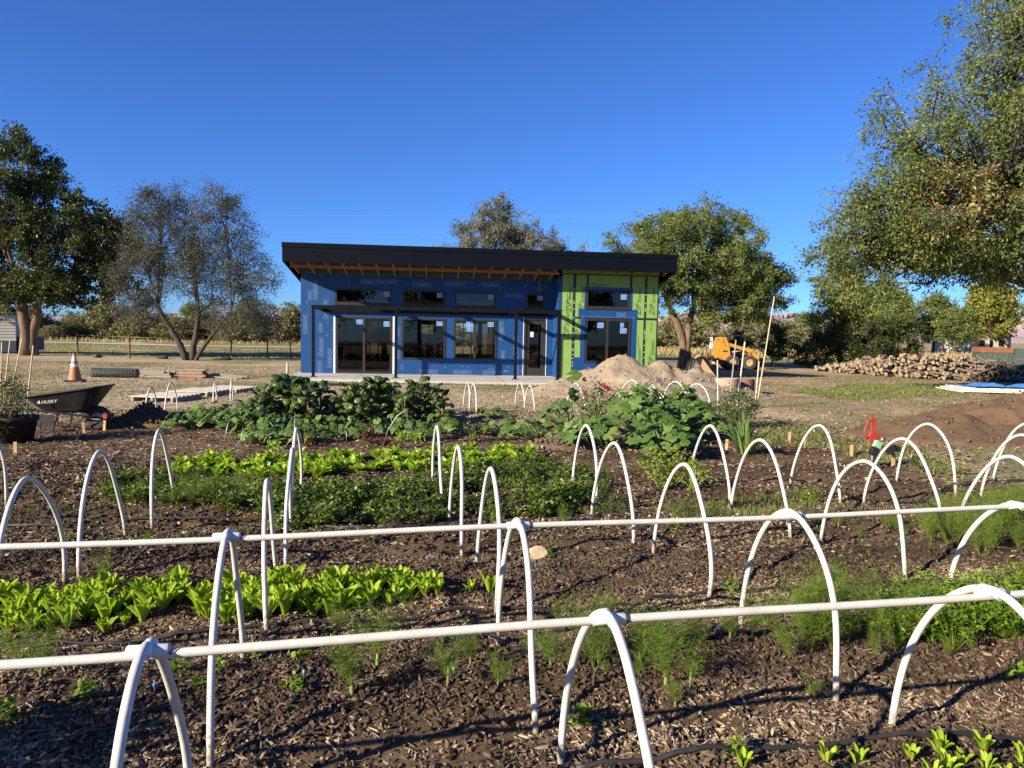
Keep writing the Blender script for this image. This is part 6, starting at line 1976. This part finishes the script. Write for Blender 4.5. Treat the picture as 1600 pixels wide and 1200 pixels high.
# ------------------------------------------------------------------ fences, trailer, houses, wires
FN = [(122, 554), (203, 560), (285, 562), (360, 560), (418, 561), (455, 560), (1105, 566), (1260, 568), (1385, 566), (1470, 560)]
for i, (px, py) in enumerate(FN):
    p = G(px, py)
    o = MB().box((-.035, -.035, -.1), (.035, .035, 1.25)).box((-.05, -.008, .9), (.05, .008, 1.2)).obj('fence_post', M['rust'], None, (p[0], p[1], 0), (R(random.uniform(-4, 4)), R(random.uniform(-5, 5)), random.random()))
    tag(o, 'thin steel fence post of the pasture fence, %s' % (ORD[i] if i < 9 else 'rightmost'), 'fence post', 'pasture fence posts')
for zz in (.45, .85, 1.15):
    P = [G(x, y) for x, y in FN[:6]]
    o = MB().tube([(q[0], q[1], zz) for q in P], .008, 4, cap=False).obj('fence_wire', M['galv']); tag(o, 'plain fence wire strung along the left pasture, %s strand' % {.45: 'lowest', .85: 'middle', 1.15: 'top'}[zz], 'wire')
cp = empty('camper_trailer', (-31.2, 43.2, 0), R(20), 'pale camper trailer with dark blue skirt behind the left elm', 'trailer')
MB().box((-4, -1.1, .75), (1.6, 1.1, 2.25)).obj('body', M['siding'], cp)
for k in range(7): MB().box((-4, -1.112, .95 + k * .17), (1.6, -1.102, .965 + k * .17)).obj('siding_rib', M['navy'], cp)
MB().box((-4, -1.08, .1), (1.6, 1.08, .748)).obj('skirt', M['navy'], cp)
MB().box((-.6, -1.13, 1.2), (.3, -1.114, 1.8)).obj('window', M['frame'], cp)
MB().box((1.62, -.8, .2), (2.6, .8, 1.0)).obj('front_box', M['navy'], cp)


def house(name, label, x, y, w, d, h, rh, wallm, roofm, rz):
    root = empty(name, (x, y, 0), rz, label, 'house')
    b = MB(); b.box((-w / 2, -d / 2, 0), (w / 2, d / 2, h)); b.prism([(-w / 2, h), (w / 2, h), (0, h + rh)], -d / 2, d / 2); b.obj('wall', M[wallm], root)
    b = MB()
    for s in (-1, 1):
        b.add([(s * (w / 2 + .4), -d / 2 - .4, h - .15), (s * (w / 2 + .4), d / 2 + .4, h - .15), (0, d / 2 + .4, h + rh + .15), (0, -d / 2 - .4, h + rh + .15)], [(0, 1, 2, 3)])
    b.obj('roof', M[roofm], root)
    for s in (-1, 1): MB().box((s * w / 4 - .5, -d / 2 - .03, h * .4), (s * w / 4 + .5, -d / 2 - .01, h * .75)).obj('window', M['frame'], root)
    return root


house('farm_house', 'small cream gabled house far behind the log heap', 77, 122, 7, 9, 2.9, 1.7, 'housewall', 'houseroof', R(8))
house('farm_house', 'low red-roofed house far behind the dark bushes', 58, 130, 6, 8, 2.0, 1.2, 'housewall', 'redroof', R(60))
house('farm_house', 'white house half hidden behind trees at the right edge', 88, 112, 7, 9, 3.0, 1.5, 'whitep', 'houseroof', R(80))
house('farm_house', 'pale building glimpsed between loader and elm trunk', 27, 112, 9, 6, 2.2, 1.0, 'whitep', 'houseroof', R(85))
for i, (ya, z0, z1) in enumerate([(72, 12.9, 14.2), (72, 11.2, 12.6)]):
    o = MB().tube([(x, ya, z0 + (z1 - z0) * (x + 70) / 190 - 1.2 * math.cos((x % 60 - 30) / 60 * math.pi) * .3) for x in np.linspace(-70, 120, 60)], .0045, 4, cap=False).obj('power_line', M['wirem'])
    tag(o, '%s overhead power line crossing the sky behind the trees' % ['upper', 'lower'][i], 'power line')
